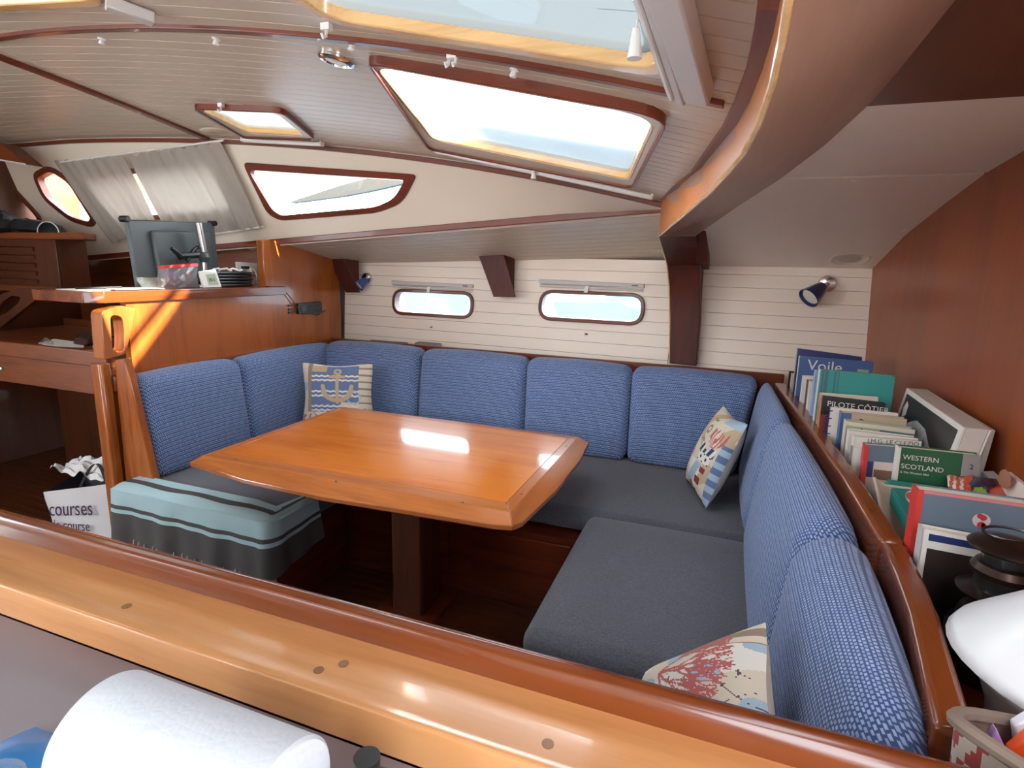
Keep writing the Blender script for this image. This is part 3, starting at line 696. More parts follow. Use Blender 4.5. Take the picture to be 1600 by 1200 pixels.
# ================================================================ galley ledge and worktop
gl = thing('galley_ledge', (-.8, .52, 0), 'wide varnished serving ledge with raised back fiddle across the foreground', 'ledge')
gx0, gx1 = -2.3, .42
m = MB(); m.loft([[V((x, .4526, .915)), V((x, .4526, .960)), V((x, .4545, .966)), V((x, .466, .9665)), V((x, .469, .9655)), V((x, .56, .9655)), V((x, .56, .915))] for x in (gx0, gx1)]); m.obj('ledge_board', OAKX, gl, bevel=.0025)
m = MB(); m.loft([[V((x, .549, .93)), V((x, .551, .985)), V((x, .556, .998)), V((x, .566, 1.002)), V((x, .577, .998)), V((x, .582, .985)), V((x, .582, .93))] for x in (gx0, gx1)]); m.obj('back_fiddle', CHEX, gl, bevel=.003, angle=60)
m = MB(); m.box((gx0, .552, .0), (gx1, .58, .93)); m.obj('back_panel', MAHX, gl)
PLUG = pm('dark_knot', (140, 98, 62), .35)
for q in ((498, 1047), (537, 1037), (856, 1162), (198, 947)):
    c = P(*q, z=.9657); m = MB(); m.lathe([(.0065, 0), (.0065, .0004)], c, n=14); m.obj('wood_plug', PLUG, gl)
WTOP = pm('grey_laminate', (138, 128, 134), .28, var=.04, vscale=180)
gw = thing('galley_worktop', (-.8, .1, 0), 'pale grey galley worktop at the bottom left', 'worktop')
m = MB(); m.box((gx0, -.25, .885), (gx1, .4515, .915)); m.obj('top', WTOP, gw)
m = MB(); m.box((gx0, -.2, .0), (gx1, .44, .88)); m.obj('cabinet', MAHX, gw)
# ================================================================ nav partition
np_ = thing('nav_partition', (-2.57, 2.5, 0), 'cherry partition between settee and nav station with ledge and grab post', 'partition')
def yz(pts, x): return [V((x, a, b)) for a, b in pts]
m = MB(); m.prism(yz([(1.69, 0), (3.37, 0), (3.37, 1.47), (2.82, 1.575), (2.70, 1.578), (2.70, 1.26), (1.815, 1.26), (1.815, .955), (1.69, .955)], -2.553), (-.035, 0, 0)); m.obj('panel', PANZ, np_)
m = MB(); m.box((-2.6, 2.665, 1.305), (-2.55, 2.70, 1.575)); m.obj('edge_post', CHEZ, np_, bevel=.006)
a = P(135, 455, x=-2.72); 
m = MB(); m.prism([V((-2.518, 1.70, 1.256)), V((-2.518, 2.80, 1.256)), V((-2.9, 2.80, 1.256)), V((-2.9, 1.64, 1.256)), V((-2.565, 1.64, 1.256))], (0, 0, .05)); m.obj('ledge', CHEY, np_, bevel=.003)
oq = rounded([(P(x_, y_, x=-2.532).y, P(x_, y_, x=-2.532).z) for x_, y_ in ((157, 487), (187, 477), (212, 482), (197, 553), (163, 563))], [.02, .02, .004, .02, .01])
iq = rounded([(P(x_, y_, x=-2.532).y, P(x_, y_, x=-2.532).z) for x_, y_ in ((172, 492), (191, 494), (194, 520), (194, 549), (176, 549))], [.04, .04, .01, .04, .04])
n = len(oq); m = MB()
ro = [V((-2.530, *q)) for q in oq]; ri = [V((-2.530, *q)) for q in iq]; bo = [V((-2.60, *q)) for q in oq]; bi = [V((-2.60, *q)) for q in iq]
m.add(ro+ri+bi+bo, [(a_*n+k, a_*n+(k+1) % n, b_*n+(k+1) % n, b_*n+k) for k in range(n) for a_, b_ in ((0, 1), (1, 2), (2, 3), (3, 0))]); m.obj('grab_post', CHEZ, np_, bevel=.004)
m = MB(); t0, t1 = P(176, 566, x=-2.55), P(205, 846, x=-2.55)
m.loft([[V((-2.60, 1.655, z)), V((-2.54, 1.655, z)), V((-2.53, 1.665, z)), V((-2.53, 1.70, z)), V((-2.60, 1.70, z))] for z in (0, .992)]); m.obj('corner_post', CHEZ, np_, bevel=.006)
m = MB(); y_ = 1.70
q = [P(178, 563, y=y_), P(193, 560, y=y_), P(202, 590, y=y_), P(240, 752, y=y_), P(238, 860, y=y_), P(205, 850, y=y_)]
m.prism(q, (0, .035, 0)); m.obj('end_board', CHEZ, np_, bevel=.005)
# ================================================================ ceiling fittings
def cn(x, y):  # downward normal of the lining
    a = C3(x+.01, y)-C3(x-.01, y); b = C3(x, y+.01)-C3(x, y-.01); n = a.cross(b).normalized(); return -n if n.z > 0 else n
def cbox(px0, px1, w, h, drop=.0, side=None):
    """bar slung under the lining from one sighted end to the other"""
    a, b = cp(*px0), cp(*px1); n = cn((a.x+b.x)/2, (a.y+b.y)/2); t = (b-a).normalized(); s = n.cross(t).normalized()
    c = (a+b)/2+n*(drop+h/2); return c, t*(b-a).length/2, s*w/2, n*h/2
c = cp(526, 92); n0 = cn(c.x, c.y)
dl = thing('flush_ceiling_light', c, 'small round chrome downlight in the ceiling', 'light')
m = MB(); m.lathe([(.052, 0), (.052, .006), (.044, .012), (.036, .012), (.034, .006)], c, n0, 24); m.obj('bezel', CHROME, dl, smooth=True)
m = MB(); m.lathe([(.034, .002), (.03, .008), (.001, .010)], c, n0, 20); m.obj('lens', pm('lamp_lens', (225, 222, 210), .25), dl, smooth=True)
for k, (q, lb) in enumerate((((159, 60), 'white press stud left of the middle on the ceiling strip'), ((338, 60), 'white press stud above the small roof hatch'), ((550, 68), 'white press stud beside the chrome downlight'), ((804, 108), 'white press stud between the two larger roof hatches'))):
    c = cp(*q); n0 = cn(c.x, c.y); m = MB(); m.lathe([(.012, 0), (.012, .004), (.006, .006), (.009, .014), (.008, .018), (.001, .019)], c, n0, 12)
    tag(m.obj('ceiling_stud', WHITE, smooth=True), lb, 'stud', 'white ceiling studs')
for q, lb, tw in (((510, 36), 'white plastic hook by the corner of the large frosted hatch', 0), ((707, 80), 'white double hook on the long mahogany ceiling strip', 1), ((345, 161), 'white curved hook on the rim of the small roof hatch', 0)):
    c = cp(*q); m = MB(); m.box((c.x-.012, c.y-.008, c.z-.016), (c.x+.012, c.y+.008, c.z-.001))
    for dx in ((-.009, .009) if tw else (0,)):
        m.tube([c+V((dx, 0, -.014)), c+V((dx, -.004, -.030)), c+V((dx, -.014, -.036)), c+V((dx, -.02, -.028))], .004, 6)
    tag(m.obj('ceiling_hook', WHITE, smooth=True), lb, 'hook', 'white ceiling hooks')
def blind(p0, p1, label, tassel=None, w=.022, h=.02):
    a, b = cp(*p0), cp(*p1); t = thing('roller_blind', (a+b)/2, label, 'blind')
    m = MB(); m.obox(*cbox(p0, p1, w, h, .004)); m.obj('cassette', WHITE, t, bevel=.006)
    c, tx, sy, nz = cbox(p0, p1, w*.55, h*.55, .006)
    m = MB(); m.obox(c-sy*2.4, tx*.985, sy, nz); pbar = m.obj('pull_bar', WHITE, t, bevel=.003)
    for sg in (-1, 1): m = MB(); m.obox(c+tx*sg, tx.normalized()*.006, sy*2.4, nz*2); m.obj('end_cap', WHITE, t, bevel=.003)
    if tassel:
        q = P(*tassel, y=c.y-.02); m = MB(); m.tube([q+V((0, 0, .03)), q+V((0, 0, .008))], .0015, 6); m.obj('cord', WHITE, pbar)
        m = MB(); m.lathe([(.013, -.03), (.012, -.026), (.006, .008), (.001, .010)], q, n=12); m.obj('tassel', WHITE, pbar, smooth=True)
    return t
blind((682, 231), (1020, 303), 'white roller blind tube along the far edge of the roof hatch over the table', (834, 268))
blind((380, 215), (503, 221), 'short white roller blind tube under the small roof hatch', None)
c = cp(335, 203); n0 = cn(c.x, c.y); m = MB()
rg = []
for s_, h_ in ((1, 0), (1, .006), (.9, .010), (.3, .011)): rg.append([c+n0*h_+V((.085*s_*math.cos(k*math.pi/12), .055*s_*math.sin(k*math.pi/12), 0)) for k in range(24)])
m.loft(rg); tag(m.obj('speaker_cover', CREAM, smooth=True), 'cream oval speaker cover where the ceiling strips meet', 'speaker')
# blind cassette at the top right of the big hatch
ca = thing('blind_cassette', cp(1070, 90), 'grey-white blind cassette hanging along the right of the frosted hatch', 'blind')
def rail(pa, pb, w, h, drop, name, mat):
    a, b = cp(*pa), cp(*pb); t = (b-a).normalized(); b = b; a = a-t*.5
    n = cn(a.x, a.y); s = n.cross(t).normalized(); c = (a+b)/2+n*(drop+h/2)
    m = MB(); m.obox(c, t*(b-a).length/2, s*w/2, n*h/2); m.obj(name, mat, ca, bevel=.004)
GREYP = pm('grey_white_plastic', (196, 190, 186), .4)
rail((1068, 20), (1098, 132), .05, .035, .002, 'cassette', GREYP); rail((1040, 20), (1072, 138), .018, .03, .004, 'side_rail', GREYP); rail((1018, 20), (1055, 138), .012, .022, .004, 'guide_rail', WHITE)
tz = thing('pull_tassel', P(993, 60, y=1.05), 'white cone tassel on a cord in front of the frosted hatch', 'tassel')
q = P(993, 62, y=1.0); m = MB(); m.lathe([(.012, -.028), (.0115, -.022), (.006, .016), (.001, .019)], q, n=14); m.obj('cone', WHITE, tz, smooth=True)
m = MB(); m.tube([q+V((0, 0, .018)), q+V((.002, .0, .03)), q+V((.012, .0, .05)), q+V((.02, 0, .09))], .0018, 6); m.obj('cord', WHITE, tz)
c0 = cp(200, 6); m = MB(); a, b = cp(170, -10), cp(240, 18)
m.obox(*cbox((165, -8), (241, 20), .05, .03, .002)); tag(m.obj('blind_cassette', GREYP, bevel=.004), 'grey-white blind cassette end by the top left hatch', 'blind')
# ================================================================ hull fittings
def hullblind(x0, x1, y0, label):
    a, b = hp(x0, y0), hp(x1, y0+7*(x1-x0)/160+1); t = thing('porthole_blind', (a+b)/2, label, 'blind', 'porthole blinds')
    yb = (yh(a.x, a.z)+yh(b.x, b.z))/2
    def bar(z0, z1, d0, d1, nm, i0=0):
        m = MB(); m.hexa([(a.x+i0, yb-d1, a.z+z0), (b.x-i0, yb-d1, b.z+z0), (b.x-i0, yb-d0, b.z+z0), (a.x+i0, yb-d0, a.z+z0), (a.x+i0, yb-d1, a.z+z1), (b.x-i0, yb-d1, b.z+z1), (b.x-i0, yb-d0, b.z+z1), (a.x+i0, yb-d0, a.z+z1)])
        return m.obj(nm, GREYP, t, bevel=.003)
    bar(-.008, .016, .004, .028, 'cassette'); bar(-.03, -.014, .006, .02, 'pull_bar', .004)
    cx = (a.x+b.x)/2-.02; m = MB(); m.obox((cx, yb-.024, a.z-.035), (.012, 0, 0), (0, .003, 0), (.004, 0, .02)); m.obj('tab', WHITE, t, bevel=.002)
    m = MB(); m.box((b.x-.07, yb-.0285, b.z+.002), (b.x-.035, yb-.0278, b.z+.008)); m.obj('maker_mark', DKGREY, t)
hullblind(616, 740, 442, 'slim grey roller blind over the porthole nearer the partition')
hullblind(845, 1007, 440, 'slim grey roller blind over the porthole beside the frame post')
for q, lb in (((674, 511), 'tiny blind hook on the hull below the porthole nearer the partition'), ((916, 522), 'tiny blind hook on the hull below the porthole beside the frame post')):
    c = hp(*q); m = MB(); m.box((c.x-.009, c.y-.004, c.z-.004), (c.x+.009, c.y+.003, c.z+.006)); m.tube([c+V((0, -.003, 0)), c+V((0, -.012, -.004)), c+V((0, -.012, .006))], .0025, 6); tag(m.obj('blind_hook', CHROME), lb, 'hook', 'blind hooks')
def readlamp(bp, sp_, tip, rb, shade, label, r0, r1):
    c = hp(*bp); t = thing('reading_lamp', c, label, 'lamp')
    m = MB(); m.lathe([(rb, 0), (rb, .008), (rb*.85, .018), (rb*.3, .022)], c, (0, -1, 0), 24); m.obj('wall_rose', CHROME, t, smooth=True)
    a = P(*sp_, y=c.y-.055); b = P(*tip, y=c.y-.10); ax = (b-a).normalized(); L = (b-a).length
    m = MB(); m.tube([c+V((0, -.015, 0)), (c+a)/2+V((0, -.012, .004)), a], [.012, .011, .012], 12); m.obj('arm', CHROME, t, smooth=True)
    m = MB(); m.lathe([(.001, -.012), (r0*.8, -.008), (r0, .01), (r0*1.25, L*.45), (r1, L), (r1-.004, L-.001), (r0*1.1, L*.45), (r0*.5, .02)], a, ax, 24); shd = m.obj('shade', shade, t, smooth=True)
    m = MB(); m.lathe([(.001, L*.55), (r1*.75, L*.6), (r1*.8, L*.86), (r1*.4, L*.93), (.001, L*.94)], a, ax, 16); m.obj('bulb', pm('frosted_lens', (220, 215, 205), .3), shd, smooth=True)
NAVY = pm('navy_lamp_shade', (34, 44, 92), .25, coat=.3); BLUG = pm('blue_lamp_shade', (60, 84, 150), .25, coat=.3)
readlamp((1292, 444), (1284, 449), (1263, 466), .046, NAVY, 'navy reading lamp on a chrome rose near the bookshelf', .034, .056)
readlamp((574, 435), (571, 438), (560, 447), .042, BLUG, 'blue reading lamp on a chrome rose beside the left knee bracket', .024, .040)
# items lying on the narrow shelf
def onshelf(x): return .8605
c = P(548, 530, y=3.30); m = MB()
m.loft([[c+V((dx*.15*s_, dy*.055*s_, -.02+h)) for dx, dy in ((-1, -1), (1, -1), (1, 1), (-1, 1))] for h, s_ in ((0, 1), (.03, 1.02), (.055, .9), (.07, .6))])
o = m.obj('camera_bag', pm('black_nylon', (18, 18, 20), .8, bump=.3), bevel=.012, subsurf=1); o.location.z = .861; tag(o, 'small black padded bag on the shelf in the left corner', 'bag')
a, b = P(578, 534, y=3.29), P(636, 538, y=3.29); m = MB(); m.obox(((a.x+b.x)/2, 3.30, .90), ((b.x-a.x)/2, 0, 0), (0, .012, .004), (0, -.01, .038)); tag(m.obj('tablet', BLACK, bevel=.004), 'black tablet propped on the narrow shelf beside the bag', 'tablet')
a, b = P(650, 538, y=3.27), P(687, 542, y=3.27); m = MB(); m.box((a.x, 3.24, .861), (b.x, 3.31, .955)); tag(m.obj('plastic_box', glass('thin_clear_plastic', (.75, .77, .78), .5), bevel=.012), 'small clear plastic box on the narrow shelf', 'box')
# radio on the partition
rd = thing('socket_panel', P(480, 481, x=XB), 'black charging panel with cables on the partition', 'panel')
def px3(q, x=XB): return P(*q, x=x)
def pbox(q, d, name, mat, par, x=XB, bevel=.002):
    p = [P(*k, x=x) for k in q]; m = MB(); m.prism(p, (d, 0, 0)); return m.obj(name, mat, par, bevel=bevel)
pbox([(462, 474), (499, 471), (501, 488), (463, 491)], .018, 'case', BLACK, rd)
pbox([(466, 478), (474, 477), (474, 486), (467, 487)], .022, 'plug', DKGREY, rd); pbox([(478, 478), (496, 476), (496, 484), (478, 485)], .020, 'screen', pm('dim_screen', (48, 50, 50), .2), rd)
for yy in (476, 482, 487): pbox([(450, yy), (457, yy), (457, yy+3), (450, yy+3)], .006, 'fuse_slot', BLACK, rd, bevel=0)
m = MB(); m.tube([px3(q)+V((.012, 0, 0)) for q in ((437, 449), (444, 456), (452, 466), (459, 476), (463, 482))]+[px3((461, 487))+V((.02, 0, 0))], .003, 6); m.obj('cable', BLACK, rd, smooth=True)
m = MB(); m.tube([px3(q)+V((.016, 0, 0)) for q in ((485, 490), (493, 493), (502, 487), (506, 485))], .003, 6); m.obj('cable', BLACK, rd, smooth=True)
# fore lining: speaker and studs
c = fp(1328, 403); n0 = V((0, -.35, -1)).normalized(); sk = thing('round_speaker', c, 'cream round speaker in the lining above the bookshelf', 'speaker')
m = MB(); m.lathe([(.09, -.002), (.09, .006), (.08, .010), (.074, .006)], c, n0, 28); m.obj('rim', CREAM2, sk, smooth=True)
m = MB(); m.lathe([(.074, .003), (.05, .006), (.001, .007)], c, n0, 24); m.obj('grille', pm('speaker_grille', (196, 184, 168), .6, bump=.5, bscale=600), sk, smooth=True)
for q, lb in (((1334, 281), 'white stud on the lining beside the roof beam'), ((1412, 360), 'white stud on the lining edge next to the bulkhead')):
    c = fp(*q); m = MB(); m.lathe([(.010, -.002), (.010, .005), (.001, .008)], c, V((0, -.2, -1)), 12); tag(m.obj('lining_stud', WHITE, smooth=True), lb, 'stud', 'white studs on the fore lining')
# ================================================================ curtain over the aft window
LINEN = bpy.data.materials.new('grey_linen'); LINEN.use_nodes = True; n_ = LINEN.node_tree; b_ = n_.nodes['Principled BSDF']
b_.inputs['Base Color'].default_value = (*lin((172, 164, 154)), 1); b_.inputs['Roughness'].default_value = .9
tr_ = n_.nodes.new('ShaderNodeBsdfTranslucent'); tr_.inputs[0].default_value = (*lin((150, 142, 132)), 1)
mx_ = n_.nodes.new('ShaderNodeMixShader'); mx_.inputs[0].default_value = .2; n_.links.new(b_.outputs[0], mx_.inputs[1]); n_.links.new(tr_.outputs[0], mx_.inputs[2])
n_.links.new(mx_.outputs[0], n_.nodes['Material Output'].inputs[0])
def curtain(tl, tr2, br2, bl2, label, folds):
    a, b, c, d = (sp(*q) for q in (tl, tr2, br2, bl2)); m = MB()
    def f(u, v):
        p = (a*(1-u)+b*u)*(1-v)+(d*(1-u)+c*u)*v
        w = math.sin(u*folds*2*math.pi+1.3*math.sin(v*3+u*4))*.6+math.sin(u*folds*4.7+v*2)*.4
        p = V((p.x, ys(p.x, p.z)-.035-.014*w*(.5+.8*v), p.z+(.008*math.sin(u*folds*6) if v < .02 else 0))); return p
    m.grid(f, 90, 20); o = m.obj('curtain', LINEN, smooth=True); return tag(o, label, 'curtain', 'grey linen curtains')
curtain((94, 254), (202, 247), (252, 346), (186, 382), 'grey linen curtain half on the left, beside the oval porthole', 7)
curtain((208, 246), (352, 223), (417, 357), (276, 370), 'grey linen curtain half on the right, behind the monitor', 8)
rodp = [sp(92, 256), sp(356, 221)]; m = MB(); m.tube([rodp[0]+V((0, -.03, 0)), rodp[1]+V((0, -.03, 0))], .006, 8); tag(m.obj('curtain_rod', WHITE), 'white rod along the top of the curtain', 'rod', 'curtain rods')
m = MB(); m.tube([sp(330, 368)+V((0, -.03, 0)), sp(417, 355)+V((0, -.03, 0))], .006, 8); tag(m.obj('curtain_rod', WHITE), 'white rod along the bottom of the right curtain half', 'rod', 'curtain rods')
# ================================================================ nav station
LZ = 1.306
mo = thing('monitor', (-2.80, 2.25, LZ), 'dark grey flat monitor seen from behind on a steel stand', 'monitor')
def mp(q, d=0): return P(*q, x=-2.86)+V((d, 0, 0))
def mquad(q, d0, d1, name, mat, bevel=.004):
    m = MB(); m.prism([mp(k, d0) for k in q], (d1-d0, 0, 0)); return m.obj(name, mat, mo, bevel=bevel)
GM = pm('monitor_grey', (84, 92, 94), .4)
mquad([(199, 343), (335, 348), (344, 446), (217, 452)], -.03, .0, 'back_plate', GM, .006)
mquad([(232, 360), (322, 362), (330, 440), (246, 444)], .0, .03, 'housing', GM, .012)
for q in ((197, 342), (334, 349)): m = MB(); m.lathe([(.016, -.035), (.016, .012), (.012, .016)], mp(q), (1, 0, 0), 14); m.obj('corner_bumper', BLACK, mo, smooth=True)
m = MB(); m.tube([P(310, 348, x=-2.74), P(319, 394, x=-2.74)], .018, 16); stt = m.obj('steel_tube', ALU, mo, smooth=True)
m = MB(); m.lathe([(.001, -.034), (.024, -.024), (.033, 0), (.024, .024), (.001, .034)], P(319, 402, x=-2.74), n=16); m.obj('ball_joint', DKGREY, mo, smooth=True)
pj = P(319, 410, x=-2.74); m = MB(); m.tube([pj, V((pj.x, pj.y, LZ+.01))], .014, 12); m.lathe([(.05, 0), (.05, .008), (.02, .014)], V((pj.x, pj.y, LZ))); m.obj('foot', ALU, mo, smooth=True)
m = MB()
m.tube([P(268, 388, x=-2.77), P(277, 395, x=-2.77), P(284, 403, x=-2.77)], [.01, .014, .016], 8); m.tube([P(282, 400, x=-2.77), P(316, 398, x=-2.75)], .018, 8); m.tube([P(292, 408, x=-2.76), P(303, 390, x=-2.76), P(309, 386, x=-2.76)], .010, 8); m.obj('clamp', BLACK, stt, smooth=True)
# things on the partition ledge
zb = thing('zip_bag', (-2.64, 2.19, LZ), 'clear zip bag with a red seal standing on the partition ledge', 'bag')
zp = [P(x_, y_, x=-2.66) for x_, y_ in ((246, 416), (308, 412), (309, 449), (247, 450))]
for p in zp[2:]: p.z = LZ+.001
def zbag(u, v):
    p = (zp[0]*(1-u)+zp[1]*u)*(1-v)+(zp[3]*(1-u)+zp[2]*u)*v; return p+V((.018*math.sin(math.pi*u)*math.sin(math.pi*min(1, v*1.1))+.004*math.sin(13*u+9*v), 0, 0))
m = MB(); m.grid(zbag, 24, 12); m.obj('pouch', glass('polythene', (.86, .84, .86), .5), zb, smooth=True)
m = MB(); m.grid(lambda u, v: zbag(u, v*.13-.02)+V((.004, 0, 0)), 20, 2); m.obj('red_seal', pm('red_plastic', (214, 40, 44), .35), zb, solid=.003, smooth=True)
CO = [pm('lilac_wrapper', (186, 160, 190), .5), pm('pink_wrapper', (216, 150, 160), .5), pm('white_wrapper', (230, 226, 224), .5), pm('grey_wrapper', (150, 158, 170), .5)]
for k in range(12):
    u, v = random.uniform(.12, .88), random.uniform(.35, .9); c = zbag(u, v)-V((.012, 0, 0)); c.z = max(c.z, LZ+.012); m = MB(); a = random.random()*3
    m.obox(c, (.004, 0, 0), V((0, math.cos(a), math.sin(a)))*.018, V((0, -math.sin(a), math.cos(a)))*.007); m.obj('sweet', CO[k % 4], zb, bevel=.003)
cb = P(257, 440, x=-2.6); m = MB(); m.lathe([(.035, 0), (.05, .012), (.066, .04), (.07, .055), (.066, .055), (.058, .035), (.03, .008)], V((cb.x, cb.y-.06, LZ+.001)), n=24); tag(m.obj('glass_bowl', glass('bowl_glass', (.88, .9, .9), .12), smooth=True), 'small clear glass bowl in front of the zip bag', 'bowl')
th = thing('thermometer', P(327, 440, x=-2.57), 'small white digital thermometer leaning on the partition ledge', 'thermometer')
tq = [P(x_, y_, x=-2.575) for x_, y_ in ((311, 424), (337, 421), (344, 447), (315, 449))]
for p in tq[2:]: p.z = LZ+.002
m = MB(); m.prism([p-V((.012 if i < 2 else 0, 0, 0)) for i, p in enumerate(tq)], (.014, 0, 0)); tcase = m.obj('case', WHITE, th, bevel=.004)
def tql(u, v, d=.0148): p = (tq[0]*(1-u)+tq[1]*u)*(1-v)+(tq[3]*(1-u)+tq[2]*u)*v; return p+V((-.012*(1-v)+d, 0, 0))
m = MB(); m.add([tql(.3, .22), tql(.86, .22), tql(.86, .85), tql(.3, .85)], [(0, 1, 2, 3)]); m.obj('display', pm('lcd', (176, 186, 160), .3), tcase)
lettering('20.5', .024, tql(.38, .64, .0152), tql(.86, .5)-tql(.3, .5), tql(.5, .2)-tql(.5, .8), BLACK, tcase)
bc = thing('cable_case', (-2.66, 2.62, LZ), 'ribbed black case with white cable on top at the end of the partition ledge', 'case')
a, b = P(338, 440, x=-2.60), P(396, 440, x=-2.60)
for k in range(5): m = MB(); m.box((-2.72, a.y+.006*(k % 2), LZ+.0015+k*.017), (-2.60, b.y-.006*(k % 2), LZ+.017+k*.017)); m.obj('rib', BLACK, bc, bevel=.007)
m = MB(); m.tube([V((-2.64+.02*math.sin(k*1.7), lerp(a.y+.02, b.y-.05, k/9), LZ+.095+.008*math.sin(k*2.1))) for k in range(10)], .006, 6); m.obj('cable', WHITE, bc, smooth=True)
m = MB(); q = [P(x_, y_, x=-2.76) for x_, y_ in ((367, 409), (399, 411), (401, 432), (369, 431))]; so = thing('wall_socket', q[0], 'white socket plate with plug and lead beside the black case', 'socket')
m.prism(q, (.012, 0, 0)); m.obj('plate', WHITE, so, bevel=.003)
m = MB(); p = P(382, 418, x=-2.74); m.box((p.x-.01, p.y-.018, p.z-.008), (p.x+.02, p.y+.018, p.z+.008)); m.obj('pin_hole', BLACK, so)
m = MB(); p = P(392, 424, x=-2.72); m.box((p.x-.02, p.y-.015, p.z-.02), (p.x+.02, p.y+.015, p.z+.02)); m.obj('plug', pm('ivory_plastic', (222, 212, 190), .4), so, bevel=.006)
m = MB(); m.tube([P(392, 418, x=-2.70), P(398, 422, x=-2.69), P(402, 432, x=-2.68), P(400, 444, x=-2.66)], .005, 8); m.obj('lead', pm('ivory_plastic', (222, 212, 190), .4), so, smooth=True)
m = MB(); p = P(340, 398, x=-2.78); back_locker = MB(); 
PAPER = pm('white_paper', (236, 234, 228), .8)
for k, (y0, y1, x0, x1, r_) in enumerate(((1.68, 1.95, -2.80, -2.62, .1), (1.80, 2.02, -2.70, -2.56, -.15))):
    c = V(((x0+x1)/2, (y0+y1)/2, LZ+.002+.003*k)); m = MB(); ca_, sa_ = math.cos(r_), math.sin(r_)
    m.obox(c, V((ca_, sa_, 0))*(x1-x0)/2, V((-sa_, ca_, 0))*(y1-y0)/2, (0, 0, .0012)); tag(m.obj('paper_sheet', PAPER), ('white paper lying on the sunlit end of the partition ledge', 'white paper on the partition ledge in front of the glass bowl')[k], 'paper')
m = MB(); m.tube([V((-2.70, 1.70, LZ+.008)), V((-2.63, 1.86, LZ+.011))], .006, 8); tag(m.obj('pen', BLACK), 'black pen lying on the papers at the ledge end', 'pen')
# chart table
ct = thing('chart_table', (-3.2, 2.1, 0), 'chart table with raised lip and drawer front, left of the partition', 'table')
m = MB(); m.box((-4.3, 1.75, .955), (-2.60, 2.62, .98)); m.obj('top', DARKX, ct)
m = MB(); m.box((-4.3, 1.73, .955), (-2.60, 1.755, 1.028)); m.obj('front_lip', DARKX, ct, bevel=.005)
m = MB(); m.box((-4.3, 2.60, .955), (-2.60, 2.625, 1.03)); m.obj('rear_lip', DARKX, ct, bevel=.005)
m = MB(); m.box((-4.3, 1.75, .815), (-2.61, 1.775, .953)); drf = m.obj('drawer_front', DARKX, ct, bevel=.003); m = MB(); m.lathe([(.006, 0), (.006, .012), (.012, .018), (.001, .022)], (-3.4, 1.75, .885), (0, -1, 0), 14); m.obj('knob', CHROME, drf, smooth=True)
m = MB(); m.box((-2.76, 1.80, 0), (-2.70, 1.86, .815)); m.obj('leg', DARKW, ct, bevel=.006)
m = MB(); m.box((-4.3, 2.5, 0), (-2.62, 2.53, .95)); m.obj('rear_panel', DARKW, ct)
def flat(pts, name, mat, label, cat, z=.981, h=.002):
    m = MB(); m.prism([P(*q, z=z) for q in pts], (0, 0, h)); return tag(m.obj(name, mat), label, cat)
flat([(60, 536), (85, 530), (135, 536), (130, 543), (75, 541)], 'chart_sheet', PAPER, 'white sheet lying on the chart table', 'paper')
m = MB()
for q in ((128, 528), (142, 529)):
    c = P(*q, z=1.008); m.tube([c+V((.045*math.cos(k*math.pi/6), .0, .022*math.sin(k*math.pi/6))) for k in range(12)], .005, 6, closed=True)
c1, c2 = P(124, 528, z=1.012), P(146, 529, z=1.012); m.tube([c1, c1+V((-.02, .1, .0)), c1+V((.0, .14, -.015))], .004, 6); m.tube([c2, c2+V((.02, .1, .0)), c2+V((.0, .14, -.015))], .004, 6)
tag(m.obj('eyeglasses', BLACK, smooth=True), 'dark folded glasses on the chart table beside the grab post', 'glasses')
c = P(140, 538, z=.981); m = MB(); m.loft([[c+V((dx*.06*s_, dy*.05*s_, h)) for dx, dy in ((-1, -1), (1, -1), (1, 1), (-1, 1))] for h, s_ in ((0, 1), (.025, 1), (.04, .7))]); tag(m.obj('pouch', pm('maroon_cloth', (66, 22, 26), .8), bevel=.01, subsurf=1), 'dark maroon pouch on the chart table', 'pouch')
c = P(153, 545, z=.981); m = MB(); m.lathe([(.02, 0), (.022, .01), (.016, .035), (.001, .04)], c, n=12); tag(m.obj('bottle_cap', WHITE, smooth=True), 'white cap on the chart table by the grab post', 'cap')
c = P(72, 535, z=.99); m = MB(); m.tube([c+V((-.05, .01, 0)), c+V((0, 0, .02)), c+V((.05, .0, 0))], .008, 8); tag(m.obj('divider_tool', ALU, smooth=True), 'small metal tool lying near the sheet on the chart table', 'tool')
# aft cabinet with things on it
yc = 2.35; xr2 = P(92, 400, y=yc).x; zt2 = P(60, 374, y=yc).z; zb2 = P(60, 452, y=yc).z
ac = thing('aft_cabinet', (-4.1, yc, zb2), 'dark aft locker with louvred doors below the portholes', 'cabinet')
m = MB(); m.box((-4.65, yc, zb2), (xr2, 2.52, zt2)); m.obj('body', DARKW, ac)
m = MB(); m.prism([V((-4.65, yc-.03, zt2)), V((P(130, 366, y=yc-.03).x, yc-.03, zt2)), V((P(146, 380, y=yc+.12).x, yc+.14, zt2)), V((-4.65, 2.60, zt2))], (0, 0, .04)); m.obj('top', DARKX, ac, bevel=.004)
for k in range(5): m = MB(); z = lerp(zb2+.05, zt2-.06, k/4); m.obox((xr2-.42, yc-.006, z), (.2, 0, 0), (0, .006, .004), (0, -.002, .012)); m.obj('louvre', DARKW, ac)
m = MB(); m.box((xr2-.06, yc-.012, zb2), (xr2, yc, zt2)); m.obj('stile', DARKW, ac, bevel=.003)
m = MB(); m.box((-4.65, yc-.012, zb2-.02), (xr2, yc+.01, zb2+.02)); m.obj('bottom_rail', DARKX, ac, bevel=.003)
m = MB(); m.box((-4.65, 2.95, .3), (-2.62, 2.99, 1.60)); struct(m.obj('wall_aft_side', DARKX))['label'] = 'veneered panel behind the chart table'
